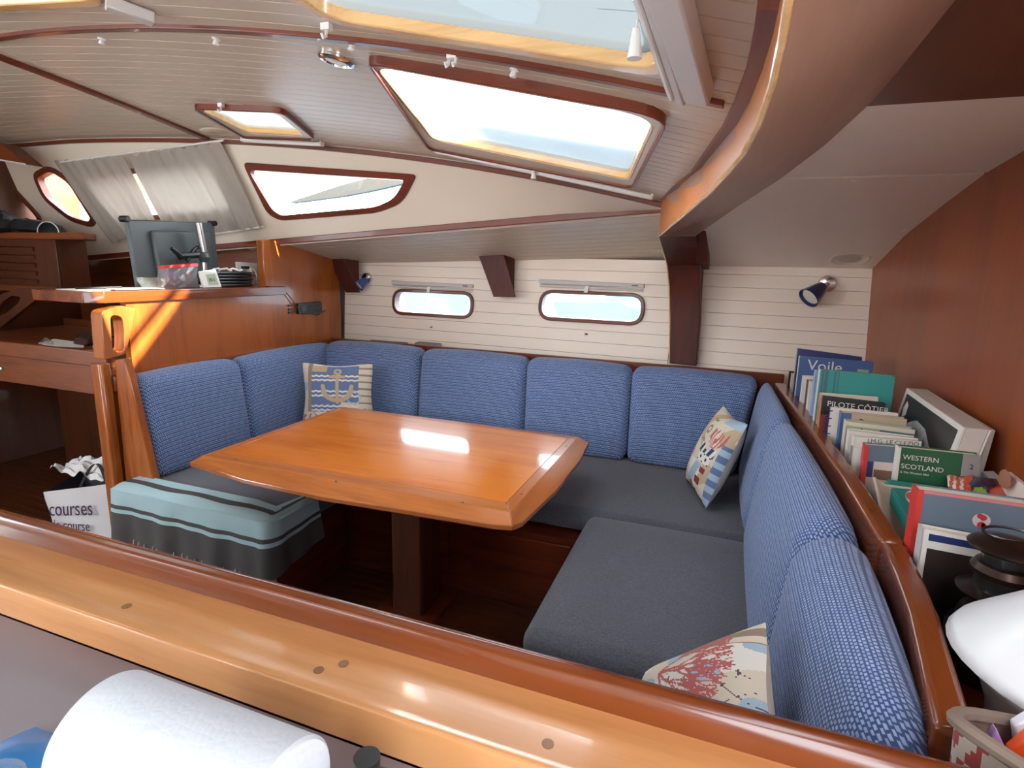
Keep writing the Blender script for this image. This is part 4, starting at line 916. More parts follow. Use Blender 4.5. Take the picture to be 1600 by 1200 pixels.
oq = rounded([(P(x_, y_, y=2.2).x, P(x_, y_, y=2.2).z) for x_, y_ in ((-40, 500), (0, 460), (30, 450), (66, 450), (56, 468), (0, 512), (-40, 520))], .03)
iq = rounded([(P(x_, y_, y=2.2).x, P(x_, y_, y=2.2).z) for x_, y_ in ((-6, 488), (4, 472), (18, 462), (32, 464), (28, 474), (10, 489), (-2, 494))], .02)
n = len(oq); m = MB(); m.add([V((a_, 2.2, b_)) for a_, b_ in oq]+[V((a_, 2.2, b_)) for a_, b_ in iq]+[V((a_, 2.235, b_)) for a_, b_ in iq]+[V((a_, 2.235, b_)) for a_, b_ in oq], [(a_*n+k, a_*n+(k+1) % n, b_*n+(k+1) % n, b_*n+k) for k in range(n) for a_, b_ in ((0, 1), (1, 2), (2, 3), (3, 0))])
tag(m.obj('grab_handle_board', DARKW, bevel=.005), 'dark curved board with a hand slot under the aft locker', 'handle')
zt3 = zt2+.041
def blob(c, rx, ry, rz, name, mat, label, cat, seed, n=18):
    rnd = random.Random(seed); ph = [rnd.uniform(0, 6) for _ in range(6)]; m = MB()
    def f(u, v):
        th_, fi = u*2*math.pi, v*math.pi
        k = 1+.16*math.sin(3*th_+ph[0])*math.sin(fi)+.12*math.sin(5*fi+ph[1]+th_)+.08*math.sin(7*th_+4*fi+ph[2])*math.sin(fi)
        z = -math.cos(fi); return V((c[0]+rx*k*math.cos(th_)*math.sin(fi), c[1]+ry*k*math.sin(th_)*math.sin(fi), c[2]+rz*(1+max(z*k, -.9))*.55))
    m.grid(f, n, n//2); return tag(m.obj(name, mat, smooth=True), label, cat)
p = P(40, 350, y=2.44); blob((p.x, 2.45, zt3), .13, .07, .085, 'jacket', pm('black_cloth', (24, 25, 30), .85, bump=.3, bscale=40), 'crumpled dark jacket on the aft locker', 'jacket', 3)
p = P(4, 345, y=2.44); blob((p.x-.03, 2.45, zt3), .13, .07, .13, 'black_bag', pm('black_nylon', (18, 18, 20), .8, bump=.3), 'black bag at the left edge on the aft locker', 'bag', 5)
p = P(86, 355, y=2.42); m = MB()
m.grid(lambda u, v: V((p.x+.10*math.cos(u*math.pi)*math.cos(v*1.4), 2.42+.08*math.sin(v*1.5)-.04, zt3+.002+.065*math.sin(u*math.pi)*math.cos(v*1.2))), 20, 8); cap_ = tag(m.obj('cap', pm('charcoal_cap', (40, 44, 50), .7), solid=.004, smooth=True), 'dark cap with pale piping on the aft locker', 'cap')
m = MB(); m.tube([V((p.x+.10*math.cos(k*math.pi/14), 2.376, zt3+.002+.065*math.sin(k*math.pi/14))) for k in range(15)], .003, 6); m.obj('piping', WHITE, cap_, smooth=True)
q = [P(*k, y=2.36) for k in ((-60, 218), (0, 223), (41, 257), (0, 250), (-60, 243))]
ol = thing('overhead_locker', q[2], 'wooden overhead locker corner at the left edge under the ceiling', 'cabinet')
m = MB(); m.prism(q, (0, .1, 0)); m.obj('body', CHEX, ol)
m = MB(); m.tube([q[4]+V((0, -.006, 0)), q[3]+V((0, -.006, 0)), q[2]+V((0, -.006, .0))], .005, 6); m.obj('rail', WHITE, ol, smooth=True)
# ================================================================ pillows
PCOL = {'cream': (214, 203, 184), 'sand': (190, 168, 138), 'blue': (104, 122, 158), 'navy': (58, 72, 108), 'white': (226, 222, 214), 'sky': (166, 186, 202), 'coral': (186, 104, 102), 'red': (146, 60, 60), 'brown': (110, 84, 66), 'taupe': (150, 132, 116), 'ink': (84, 84, 84)}
PK = list(PCOL); PM = [pm('print_'+k, PCOL[k], .9, spec=.15, bump=.25, bscale=500) for k in PK]
def pillow(name, tl, tr2, br2, bl2, thick, paint, label, N=130):
    """stuffed square cushion from its four corners; the print is laid on the cloth cell by cell"""
    tl, tr2, br2, bl2 = map(V, (tl, tr2, br2, bl2)); nn = (tr2-tl).cross(bl2-tl).normalized(); m = MB()
    def side(sg):
        def f(u, v):
            a, b = abs(2*u-1), abs(2*v-1)
            pin = .045*(1-math.cos(math.pi*u*2))/2*(b**3) , .045*(1-math.cos(math.pi*v*2))/2*(a**3)
            uu = u+(.5-u)*2*pin[1]*.9; vv = v+(.5-v)*2*pin[0]*.9
            p = (tl*(1-uu)+tr2*uu)*(1-vv)+(bl2*(1-uu)+br2*uu)*vv
            h = thick/2*max(0, (1-a**2.6)*(1-b**2.6))**.62+.003*math.sin(9*u+4*v)*math.sin(7*v)*(1-a)*(1-b)
            return p+nn*(sg*h)
        return f
    m.grid(side(-1), N, N, mi=lambda u, v: PK.index(paint(u, v))); m.grid(side(1), N//3, N//3, mi=PK.index('cream'))
    m.smooth = True
    return tag(m.obj(name, PM, smooth=True), label, 'pillow')
def seg(u, v, a, b, w):
    ax, ay = a; bx, by = b; dx, dy = bx-ax, by-ay; t = max(0, min(1, ((u-ax)*dx+(v-ay)*dy)/(dx*dx+dy*dy))); return math.hypot(u-ax-t*dx, v-ay-t*dy) < w
def coral(u, v, c, r0, spread, up=-math.pi/2, k=9):
    du, dv = u-c[0], v-c[1]; r = math.hypot(du, dv); a = math.atan2(dv, du)-up
    a = (a+math.pi) % (2*math.pi)-math.pi
    if r > r0*(1-.25*abs(math.sin(5*a))) or abs(a) > spread: return False
    return math.sin(a*k*(1+1.2*r/r0)+2.2*math.sin(22*r+3*a)+1.2*math.sin(47*u))>-.05 or r < r0*.12
def paint_anchor(u, v):
    wv = .006*math.sin(u*75)
    if v > .72 and u < .5 and coral(u, v, (.18, 1.0), .28, 1.3): return 'coral'
    if v > .7 and u > .66:
        r = math.hypot(u-.86, v-.95)
        if r < .24: return 'navy' if math.sin(math.atan2(v-.95, u-.86)*16) > 0 else 'white'
    # anchor
    ring = abs(math.hypot(u-.53, v-.13)-.04) < .016
    stock = seg(u, v, (.43, .215), (.63, .215), .02); shank = seg(u, v, (.53, .17), (.53, .6), .026)
    rr = math.hypot(u-.53, (v-.38)*1.05); arm = abs(rr-.2) < .034 and v > .42
    fl = seg(u, v, (.33, .36), (.36, .47), .028) or seg(u, v, (.73, .36), (.70, .47), .028)
    if ring or stock or shank or arm or fl: return 'sand'
    if .60 < math.hypot((u-.75)*7, (v-.52)*7) < .72: return 'sky'
    if .16 < u < .82 and .03 < v < .75:
        if u < .38 and v < .14: return 'sand'
        for s in (.205, .27, .44, .505, .66, .72):
            if abs(v-s-wv) < .013: return 'white'
        if u > .58 and v > .60: return 'cream'
        return 'blue'
    if u < .16: return 'taupe' if .1 < u < .16 and v < .75 else ('sky' if .3 < v < .42 else 'cream')
    if u >= .82: return 'cream' if math.sin(v*60) > -.7 else 'taupe'
    return 'white' if math.sin(u*31+v*23) > -.5 else 'cream'
Q = V((-.02, -.02, 0))
a_, b_ = P(473, 567, y=2.66), P(582, 569, y=2.80)
dn_ = V((.06, -.10, -.37))
pillow('anchor_pillow', a_, b_, b_+dn_+V((.02, 0, 0)), a_+dn_, .13, paint_anchor, 'square pillow with a beige anchor on blue stripes in the left corner')
def paint_coast(u, v):
    if .5 < u < .93 and .12 < v < .40 and coral(u, v, (.74, .42), .30, 1.1): return 'coral'
    if .1 < u < .34 and .42 < v < .72 and coral(u, v, (.2, .72), .28, .8): return 'coral'
    if .46 < u < .86 and .40 < v < .50 and math.hypot((u-.66)*1, (v-.36)*1.4) > .12: return 'navy' if math.sin(u*50+v*30) > -.2 else 'white'
    if .5 < u < .84 and .50 < v < .60: return 'white' if math.sin(u*40)*math.sin(v*60) > -.5 else 'navy'
    if (.70 < u < .82 and .635 < v < .70) or (.62 < u < .78 and .765 < v < .85): return 'red'
    if (.45 < u < .55 and .88 < v < .93) or (.60 < u < .68 and .92 < v < .97): return 'brown'
    if u > .9 and v > .3: return 'blue' if math.sin(v*45) > 0 else 'sky'
    if u < .16 and v > .72: return 'blue' if math.sin((u+v)*48) > -.3 else 'white'
    if v < .1 and u > .6: return 'sky'
    if v > .95: return 'brown'
    if .3 < u < .5 and .1 < v < .4 and abs(math.hypot((u-.4)*3, ((v*6) % 1-.5)*.6)-.16) < .05: return 'taupe'
    if .35 < u < .7 and .62 < v < .9: return 'sky' if math.sin(u*14+v*9) > .2 else 'white'
    return 'cream' if math.sin(u*9+3*math.sin(v*7)) > -.6 else 'sand'
bn, bf = P(1103, 795, z=.47), P(1070, 748, z=.47)
tn, tf = P(1168, 664, y=bn.y+.01), P(1130, 634, y=bf.y-.01)
pillow('coast_pillow', tf, tn, bn, bf, .13, paint_coast, 'standing pillow with red coral and boat print leaning on the far right backrest')
TREE = set()
def branch(rnd, u, v, a, L, w, d):
    n_ = 14
    for k in range(n_):
        a += rnd.uniform(-.09, .09); u += math.cos(a)*L/n_; v += math.sin(a)*L/n_
        for i in range(-2, 3):
            for j in range(-2, 3):
                if math.hypot(i, j) <= w: TREE.add((int(u*160)+i, int(v*160)+j))
    if d: 
        for s_ in ((-.42, .02, .40) if d > 2 else (-.36, .34)): branch(rnd, u, v, a+s_+rnd.uniform(-.1, .1), L*.74, max(.6, w*.78), d-1)
_rt = random.Random(11)
for a0 in (-.55, -.1, .35, .8, 1.25): branch(_rt, .40, .26, a0, .17, 1.7, 4)
def paint_map(u, v):
    if (int(u*160), int(v*160)) in TREE: return 'coral'
    if v < .16 and u > .55: return 'taupe' if not (u > .84 and math.sin(v*60) > .2) else 'cream'
    if v < .08: return 'sky' if math.sin(v*160) > .6 else 'white'
    if abs(math.sin(u*23+2.5*math.sin(v*13)))*abs(math.sin(v*21+2*math.sin(u*11))) < .02 and v > .3: return 'ink'
    if math.sin(u*13+1)*math.sin(v*15-.6) > .45: return 'sky'
    return 'white' if math.sin(u*5+v*13) > .2 else 'cream'
A = P(1196, 972, x=.115); B = P(1008, 1050, z=.475)
pillow('coral_pillow', B, A, A+V((.01, -.34, -.03)), B+V((.02, -.34, 0)), .11, lambda u, v: paint_map(u, v), 'pillow with branching red coral and map print beside the galley ledge')
# ================================================================ striped throw over the left seat
TWC = [pm('throw_charcoal', (90, 88, 88), .95, spec=.1, bump=.4, bscale=700, var=.2, vscale=300), pm('throw_pale_blue', (178, 208, 214), .95, spec=.1, bump=.4, bscale=700, var=.08, vscale=200)]
tw = thing('striped_throw', (-2.0, 1.48, .1), 'charcoal and pale blue striped throw hanging over the end of the left seat', 'throw')
yE, xE, zT = 1.582, -1.558, .466
def tpath_(u):
    L1, L2 = 0.84, .20; s = u*(L1+L2+.09)
    if s < L1: return V((-2.43+s, yE, 0)), V((0, 1, 0))
    if s < L1+.09:
        a = (s-L1)/.09*math.pi/2; return V((xE-.055+.055*math.sin(a), yE+.055-.055*math.cos(a), 0)), V((-math.sin(a), math.cos(a), 0))
    return V((xE, yE+.055+(s-L1-.09), 0)), V((-1, 0, 0))
def tw_(u, v):
    p, inn = tpath_(u); wi = .13 if u < .6 else lerp(.13, .045, (u-.6)/.4); hang = lerp(.225, .25, u) if u < .72 else lerp(.25, .17, (u-.72)/.28)
    s = v*.47
    if s < .13:
        d = wi*(1-s/.13); rise = .006*math.sin(u*21)*(s/.13); z = zT+.006+rise+(.0 if d > .04 else -.010*(1-d/.04)**2); q = p+inn*d
    else:
        t = (s-.13)/.34; z = zT-.004-hang*t; bulge = .010*math.sin(u*26+1)*t+.008*math.sin(u*51)*t+.014*t; q = p-inn*(.012+bulge)
    return V((q.x, q.y, z))
def twm(u, v):
    s = v*.47
    return 1 if (s < .045 or .082 < s < .232 or .258 < s < .284) else 0
m = MB(); m.grid(tw_, 110, 90, mi=twm); m.smooth = True; m.obj('cloth', TWC, tw, solid=.004, smooth=True)
fm = pm('fringe_white', (220, 216, 208), .9)
for k in range(16):
    u = .10+k*.036+random.uniform(-.006, .006); p = tw_(u, 1.0); m = MB()
    m.tube([p+V((0, -.003, .012)), p+V((random.uniform(-.006, .006), -.008, -.008)), p+V((random.uniform(-.012, .012), -.006, -.028)), p+V((random.uniform(-.02, .02), -.004, -.04))], .0022, 5); m.obj('tassel', fm, tw, smooth=True)
# ================================================================ shopping bag
BY = 1.76
bgq = [P(70, 768, y=BY), P(192, 752, y=BY)]
zr0, zr1 = bgq[0].z, bgq[1].z; bx0, bx1 = bgq[0].x, bgq[1].x
sb = thing('shopping_bag', ((bx0+bx1)/2, BY+.09, .01), 'white printed shopping bag stuffed with laundry behind the corner post', 'bag')
BAGW = pm('white_bag_cloth', (214, 212, 214), .6, var=.04, bump=.3, bscale=30)
def bagw(u, v):
    x = lerp(bx0, bx1, u); z = lerp(.005, lerp(zr0, zr1, u), v); return V((lerp(x, (bx0+bx1)/2, .08*(1-v)), BY-.02*math.sin(math.pi*u)+.006*math.sin(8*u+5*v), z))
m = MB(); m.grid(bagw, 24, 16); bgf = m.obj('front', BAGW, sb, solid=.003, smooth=True)
m = MB(); m.grid(lambda u, v: bagw(u, v)+V((.0, .2, .05*v)), 12, 8); m.obj('rear', pm('dark_bag_cloth', (44, 42, 50), .7), sb, solid=.003, smooth=True)
for u in (0, 1): m = MB(); m.grid(lambda a, v: bagw(u, v)+V((0, .2*a, .05*v*a)), 6, 8); m.obj('gusset', (pm('dark_bag_cloth', (44, 42, 50), .7) if u == 0 else BAGW), sb, solid=.003, smooth=True)
m = MB(); c = V(((bx0+bx1)/2, BY+.10, (zr0+zr1)/2))
m.grid(lambda u, v: c+V(((u-.5)*(bx1-bx0)*.86, (v-.5)*.17, .05+.055*math.sin(math.pi*u)*math.sin(math.pi*v)+.016*math.sin(17*u+6*math.sin(6*v))*math.sin(13*v+2)+.010*math.sin(31*u+9*v))), 40, 30); m.obj('laundry', pm('white_laundry', (222, 220, 220), .85, bump=.3, bscale=40), sb, smooth=True)
hw = pm('black_webbing', (20, 20, 24), .8)
m = MB(); h0, h1 = bagw(.42, 1), bagw(.80, 1)
rg = []
for t in np.linspace(0, 1, 14):
    p = h0*(1-t)+h1*t+V((0, .02+.03*math.sin(math.pi*t), .13*math.sin(math.pi*t)-.03)); rg.append([p+V((-.012, 0, 0)), p+V((.012, 0, .006)), p+V((.012, .003, .006)), p+V((-.012, .003, 0))])
m.loft(rg); m.obj('handle', hw, sb)
rg = []
for t in np.linspace(0, 1, 12):
    p = (h0+V((0, .17, .03)))*(1-t)+(h1+V((.05, .12, .03)))*t+V((0, 0, .10*math.sin(math.pi*t))); rg.append([p+V((-.012, 0, 0)), p+V((.012, 0, .006)), p+V((.012, .003, .006)), p+V((-.012, .003, 0))])
m = MB(); m.loft(rg); m.obj('handle', hw, sb)
PUR = pm('purple_ink', (62, 34, 74), .6)
sl = (bgq[1]-bgq[0]).normalized()
lettering('courses', .112, P(77, 806, y=BY-.034), V((1, 0, sl.z*.8)), (0, 0, 1), PUR, bgf, shear=.1)
lettering('de course', .077, P(80, 826, y=BY-.034), V((1, 0, sl.z*.6)), (0, 0, 1), PUR, bgf, shear=.1)
m = MB(); c = P(184, 826, y=BY-.03); 
for k, (dx, dz, r) in enumerate(((0, 0, .022), (.02, .012, .02), (-.016, .004, .018), (.012, -.014, .016), (.035, .0, .016))): m.lathe([(r, -.0012), (r, .0012)], c+V((dx, 0, dz)), (0, -1, 0), 12)
m.box((c.x+.004, c.y-.001, c.z-.05), (c.x+.018, c.y+.001, c.z)); m.obj('printed_vegetable', pm('green_ink', (36, 54, 30), .6), sb)
# ================================================================ books on the shelf
def bm(name, c, r=.45): return pm('book_'+name, c, r, coat=.05)
PAGES = pm('page_edges', (222, 212, 194), .85, var=.08, vscale=300)
def book(tl, tr2, y, t, cov, spine, label, cat='book', lean=.03, z0=None, pages=PAGES):
    """upright book seen cover-on: tl/tr the sighted top corners of the front cover"""
    z0 = SHZ+.001 if z0 is None else z0
    a, b = P(*tl, y=y), P(*tr2, y=y); b.x = min(b.x, XR-.012); top = lambda p: V((p.x, p.y+lean, p.z))
    fl_ = [V((a.x, y, z0)), V((b.x, y, z0)), V((b.x, y+lean, b.z)), V((a.x, y+lean, a.z))]
    g = thing('book', ((a.x+b.x)/2, y+t/2, z0), label, cat, 'books on the right shelf')
    def slab(d0, d1, ins, nm, mat):
        m = MB(); q = [fl_[0]+V((ins, d0, ins)), fl_[1]+V((-ins, d0, ins)), fl_[2]+V((-ins, d0, -ins)), fl_[3]+V((ins, d0, -ins))]
        m.prism(q, (0, d1-d0, 0)); return m.obj(nm, mat, g)
    c = .0022 if t > .012 else .0009
    fcv = slab(0, c, 0, 'front_cover', cov); slab(t-c, t, 0, 'back_cover', cov); slab(c, t-c, .003, 'pages', pages)
    m = MB(); m.prism([fl_[0]+V((-.001, 0, 0)), fl_[3]+V((-.001, 0, 0)), fl_[3]+V((.002, 0, 0)), fl_[0]+V((.002, 0, 0))], (0, t, 0)); m.obj('spine', spine, g)
    def at(u, v, d=-.0012): p = (fl_[3]*(1-u)+fl_[2]*u)*(1-v)+(fl_[0]*(1-u)+fl_[1]*u)*v; return p+V((0, d, 0))
    g_at = at
    return fcv, at, (fl_[2]-fl_[3]), (fl_[3]-fl_[0])
def patch(g, at, u0, v0, u1, v1, mat, name='cover_print', d=-.0010):
    m = MB(); m.prism([at(u0, v1, d), at(u1, v1, d), at(u1, v0, d), at(u0, v0, d)], (0, .0008, 0)); return m.obj(name, mat, g)
wh = bm('white', (226, 222, 214)); cr = bm('cream', (212, 200, 180)); nv = bm('navy', (34, 48, 104)); bl3 = bm('blue', (66, 96, 148)); tl3 = bm('teal', (44, 148, 142)); bk3 = bm('black', (22, 22, 24)); rd3 = bm('red', (200, 52, 44)); gn = bm('green', (28, 92, 58)); gr = bm('grey', (150, 148, 146)); be = bm('beige', (186, 166, 142)); sg = bm('sage', (160, 172, 140)); or_ = bm('orange', (222, 150, 96)); dk = bm('dark', (44, 34, 32)); lb3 = bm('pale_blue', (150, 176, 212)); mar = bm('maroon', (110, 36, 36)); sb3 = bm('slate', (96, 112, 128)); petrol = bm('petrol', (56, 108, 120))
SLV = glass('clear_sleeve', (.86, .9, .93), .15)
book((1235, 582), (1262, 585), 2.80, .018, bk3, bk3, 'thin black book at the far end of the shelf')
book((1239, 586), (1266, 589), 2.74, .03, cr, cr, 'cream paperback beside the thin black book')
g, at, R_, U_ = book((1248, 546), (1350, 560), 2.66, .02, nv, gr, 'navy magazine with a white wave at the back of the shelf', 'magazine')
m = MB(); m.tube([at(.3+.045*k, .09+.11*math.sin(k*math.pi/10), -.003) for k in range(11)], .005, 6); m.obj('printed_wave', wh, g)
patch(g, at, .78, .1, 1, .3, sg)
g, at, R_, U_ = book((1251, 558), (1368, 568), 2.56, .02, bl3, wh, 'blue magazine in a clear sleeve headed with big white letters', 'magazine')
lettering('Voile', .062, at(.12, .165, -.002), R_, U_, wh, g); patch(g, at, .30, .13, .50, .185, mar, d=-.0016); patch(g, at, .8, .10, .95, .18, sg)
book((1257, 590), (1290, 592), 2.44, .03, wh, wh, 'white paperback behind the sleeved teal chart book')
book((1264, 596), (1292, 598), 2.36, .022, gr, mar, 'paperback with a maroon spine behind the teal chart book')
book((1268, 600), (1300, 602), 2.30, .03, wh, wh, 'tall white paperback next to the pale blue spine')
book((1277, 582), (1310, 584), 2.20, .035, lb3, lb3, 'pale blue spine just behind the teal chart book')
g, at, R_, U_ = book((1284, 580), (1403, 591), 2.12, .03, tl3, wh, 'large teal book standing in a clear sleeve')
for u0, u1, v1 in ((.03, .06, .35), (.07, .12, .4), (.20, .225, .46), (.255, .27, .5)): patch(g, at, u0, .0, u1, v1, petrol)
book((1284, 617), (1376, 624), 2.08, .014, cr, or_, 'cream book with an orange spine in front of the teal book')
g, at, R_, U_ = book((1287, 622), (1388, 634), 2.035, .02, bk3, or_, 'black pilot book with white capital lettering')
lettering('PILOTE CÔTIER', .0255, at(.09, .115, -.0015), R_, U_, wh, g)
book((1286, 652), (1320, 655), 2.0, .02, mar, mar, 'short dark red book beside the blue spiral binding')
g, at, R_, U_ = book((1300, 640), (1408, 650), 1.955, .012, wh, nv, 'white notebook with a blue spiral binding', 'notebook')
for k in range(9): m = MB(); c = at(.0, .04+k*.1, .004); m.tube([c+V((.008*math.cos(a), .010*math.sin(a), 0)) for a in np.linspace(0, 2*math.pi, 9)[:-1]], .0018, 5, closed=True); m.obj('spiral_ring', nv, g)
g, at, R_, U_ = book((1318, 648), (1422, 659), 1.90, .03, be, bl3, 'beige paperback with a blue block at its left'); patch(g, at, .0, .0, .16, .5, bl3); lettering('R', .026, at(.28, .13, -.0015), R_, U_, bk3, g)
g, at, R_, U_ = book((1326, 662), (1435, 676), 1.84, .035, sg, cr, 'paperback with sage and teal bands'); patch(g, at, .5, .06, 1, .7, petrol); patch(g, at, 0, 0, 1, .05, cr)
lettering('Les', .022, at(.22, .13, -.0015), R_, U_, bk3, g)
book((1331, 677), (1438, 690), 1.79, .03, wh, wh, 'white paperback just behind the novel lettered in grey capitals')
g, at, R_, U_ = book((1340, 687), (1446, 695), 1.735, .034, wh, wh, 'white novel with grey capital lettering'); lettering('J.M.G. LE CLEZIO', .0165, at(.19, .062, -.0015), R_, U_, bm('grey_ink', (90, 90, 90)), g)
book((1336, 704), (1378, 707), 1.70, .02, wh, gr, 'small white book behind the red spine')
g, at, R_, U_ = book((1356, 700), (1450, 707), 1.655, .025, sb3, rd3, 'photo guide with a bright red spine'); patch(g, at, 0, .20, .75, .62, bm('pale_photo', (206, 192, 180))); patch(g, at, .2, .30, .62, .42, bm('rock', (120, 88, 66)), d=-.0016); patch(g, at, .03, .2, .18, .4, nv, d=-.0016); patch(g, at, 0, 0, .07, 1, rd3, d=-.002)
g, at, R_, U_ = book((1541, 718), (1543, 718), 1.64, .006, gr, gr, 'x') if False else book((1410, 704), (1541, 718), 1.625, .028, gn, wh, 'green pilot guide with white lettering and a grey edge')
patch(g, at, .79, .0, 1, .9, gr); patch(g, at, 0, 0, .03, 1, wh)
lettering('WESTERN', .0175, at(.06, .13, -.0018), R_, U_, wh, g); lettering('SCOTLAND', .0175, at(.05, .235, -.0018), R_, U_, wh, g); lettering('& The Western Isles', .0075, at(.05, .29, -.0018), R_, U_, wh, g); lettering('2', .0175, at(.88, .16, -.0018), R_, U_, bk3, g)
# picture book leaning on the bulkhead
pa, pb = P(1417, 606, x=.60), P(1506, 668, x=.60)
pbk = thing('picture_book', (.65, (pa.y+pb.y)/2, SHZ), 'large black and white picture book leaning against the bulkhead', 'book', 'books on the right shelf')
fq = [V((.555, pa.y, SHZ+.002)), V((.555, pb.y, SHZ+.002)), V((.60, pb.y, pb.z)), V((.60, pa.y, pa.z))]
m = MB(); m.prism(fq, (.005, 0, 0)); m.obj('front_cover', wh, pbk)
m = MB(); m.prism([p+V((.006, 0, 0)) for p in fq], (.045, 0, 0)); m.obj('pages', pm('pale_page_edges', (206, 196, 188), .85, var=.1, vscale=200), pbk)
m = MB(); m.prism([p+V((.052, 0, 0)) for p in fq], (.005, 0, 0)); m.obj('back_cover', wh, pbk)
def pat(u, v, d=-.0012): p = (fq[3]*(1-u)+fq[2]*u)*(1-v)+(fq[0]*(1-u)+fq[1]*u)*v; return p+V((d, 0, 0))
m = MB(); m.prism([pat(.05, .95), pat(.95, .95), pat(.95, .05), pat(.05, .05)], (.0008, 0, 0)); m.obj('cover_photo', bm('night_photo', (46, 44, 42)), pbk)
m = MB(); sil = [(.24, .75), (.20, .45), (.24, .31), (.38, .22), (.55, .24), (.70, .36), (.78, .55), (.82, .75)]
m.prism([pat(u, v, -.0020) for u, v in sil], (.0006, 0, 0)); m.obj('printed_shape', pm('foam_print', (172, 180, 184), .5, var=.6, vscale=60), pbk)
m = MB(); m.prism([pat(u, v, -.0020) for u, v in ((.1, .3), (.08, .2), (.11, .12), (.15, .15), (.16, .26))], (.0006, 0, 0)); m.obj('printed_shape', wh, pbk)
m = MB(); m.prism([pat(u, v, -.0020) for u, v in ((.86, .5), (.86, .36), (.90, .32), (.92, .48))], (.0006, 0, 0)); m.obj('printed_shape', or_, pbk)
book((1450, 640), (1520, 678), 1.99, .008, wh, wh, 'x') if False else None
q0, q1 = P(1470, 628, x=.672), P(1541, 671, x=.672)
m = MB(); m.prism([V((.662, q0.y, SHZ+.002)), V((.662, q1.y, SHZ+.002)), V((.680, q1.y, q1.z)), V((.680, q0.y, q0.z))], (.012, 0, 0)); tag(m.obj('folder', wh, bevel=.001), 'white folder between the picture book and the bulkhead', 'folder')
# ---------------------------------------------------------------- fabric basket with a puzzle box and a bag of sweets
CAN = pm('cream_canvas', (206, 192, 176), .9, spec=.1, bump=.4, bscale=120, var=.05)
fb = thing('fabric_basket', (.54, 1.4, SHZ), 'cream canvas basket holding the teal puzzle box', 'basket')
bx = (.405, .69); by = (1.215, 1.60)
def rim(s):   # perimeter 0..1 counter-clockwise from far-left
    pts = [(bx[0], by[1]), (bx[0], by[0]), (bx[1], by[0]), (bx[1], by[1])]; k = int(s*4) % 4; t = s*4-int(s*4); a, b = pts[k], pts[(k+1) % 4]
    return V((lerp(a[0], b[0], t), lerp(a[1], b[1], t), 0))
def bask(u, v, off=0):
    p = rim(u % 1.0); h = (.130 if (u % 1) >= .7 else .145) if not (0 < (u % 1) < .25) else .145-.085*math.sin(math.pi*(u % 1)*4); cx, cy = sum(bx)/2, sum(by)/2
    k = (1-.05*(1-v))-off; return V((cx+(p.x-cx)*k+.004*math.sin(40*u), cy+(p.y-cy)*k, SHZ+.002+h*v))
m = MB(); m.grid(lambda u, v: bask(u, v), 64, 8); m.obj('wall', CAN, fb, solid=.006, smooth=True)
m = MB(); m.prism([V((bx[0]+.01, by[0]+.01, SHZ+.002)), V((bx[1]-.01, by[0]+.01, SHZ+.002)), V((bx[1]-.01, by[1]-.01, SHZ+.002)), V((bx[0]+.01, by[1]-.01, SHZ+.002))], (0, 0, .006)); m.obj('bottom', CAN, fb)
m = MB(); m.tube([bask(k/64, 1) for k in range(64)], .005, 6, closed=True); m.obj('hem', CAN, fb, smooth=True)
zq = .945
pq = [P(1386, 748, z=zq), P(1480, 762, z=zq), P(1500, 815, z=zq-.05), P(1420, 806, z=zq-.055)]
pzb = thing('puzzle_box', pq[0], 'teal puzzle box with a red and yellow oval lying in the canvas basket', 'box')
m = MB(); m.prism(pq, (0, 0, -.045)); m.obj('carton', bm('dark_teal', (36, 124, 116)), pzb, bevel=.002)
nq = (pq[1]-pq[0]).cross(pq[3]-pq[0]).normalized(); nq = nq if nq.z > 0 else -nq
def pqa(u, v, d=.0015): return (pq[0]*(1-u)+pq[1]*u)*(1-v)+(pq[3]*(1-u)+pq[2]*u)*v+nq*d
def disc(c, ru, rv, mat, name, par, fn, d, n=20): 
    m = MB(); m.prism([fn(c[0]+ru*math.cos(k*2*math.pi/n), c[1]+rv*math.sin(k*2*math.pi/n), d) for k in range(n)], nq*.0006); m.obj(name, mat, par)
disc((.42, .55), .28, .30, bm('pale_oval', (216, 200, 170)), 'printed_oval', pzb, pqa, .0012); disc((.36, .48), .20, .16, bm('pink_red', (196, 84, 92)), 'printed_oval', pzb, pqa, .0020); disc((.48, .70), .18, .10, bm('mustard', (204, 176, 92)), 'printed_oval', pzb, pqa, .0020)
lettering('TWO', .022, pqa(.16, .20, .002), pq[1]-pq[0], pq[0]-pq[3], wh, pzb) if False else None
lettering('CLUEDO' if False else 'CL', .026, pqa(.14, .97, .002), pq[1]-pq[0], pq[0]-pq[3], wh, pzb)
m = MB(); m.prism([pq[0]+V((-.0015, 0, -.004)), pq[3]+V((-.0015, 0, -.004)), pq[3]+V((-.0015, 0, -.042)), pq[0]+V((-.0015, 0, -.042))], (.001, 0, 0)); m.obj('side_print', bm('bright_teal', (52, 168, 160)), pzb)
bgp = [P(1478, 741, z=.965), P(1556, 748, z=.975), P(1592, 795, z=.965), P(1488, 795, z=.96)]
swb = thing('snack_bag', bgp[0], 'orange and dark blue crinkled snack bag in the canvas basket', 'bag')
def sw(u, v, d=0): p = (bgp[0]*(1-u)+bgp[1]*u)*(1-v)+(bgp[3]*(1-u)+bgp[2]*u)*v; return p+V((0, 0, d+.022*math.sin(math.pi*u)*math.sin(math.pi*v)+.005*math.sin(15*u+7*v)*math.sin(11*v)))
SW = [bm('orange_red', (222, 76, 40), .3), bm('dark_blue_foil', (44, 48, 84), .3), bm('lime', (130, 170, 60), .3), bm('white_foil', (226, 220, 210), .3)]
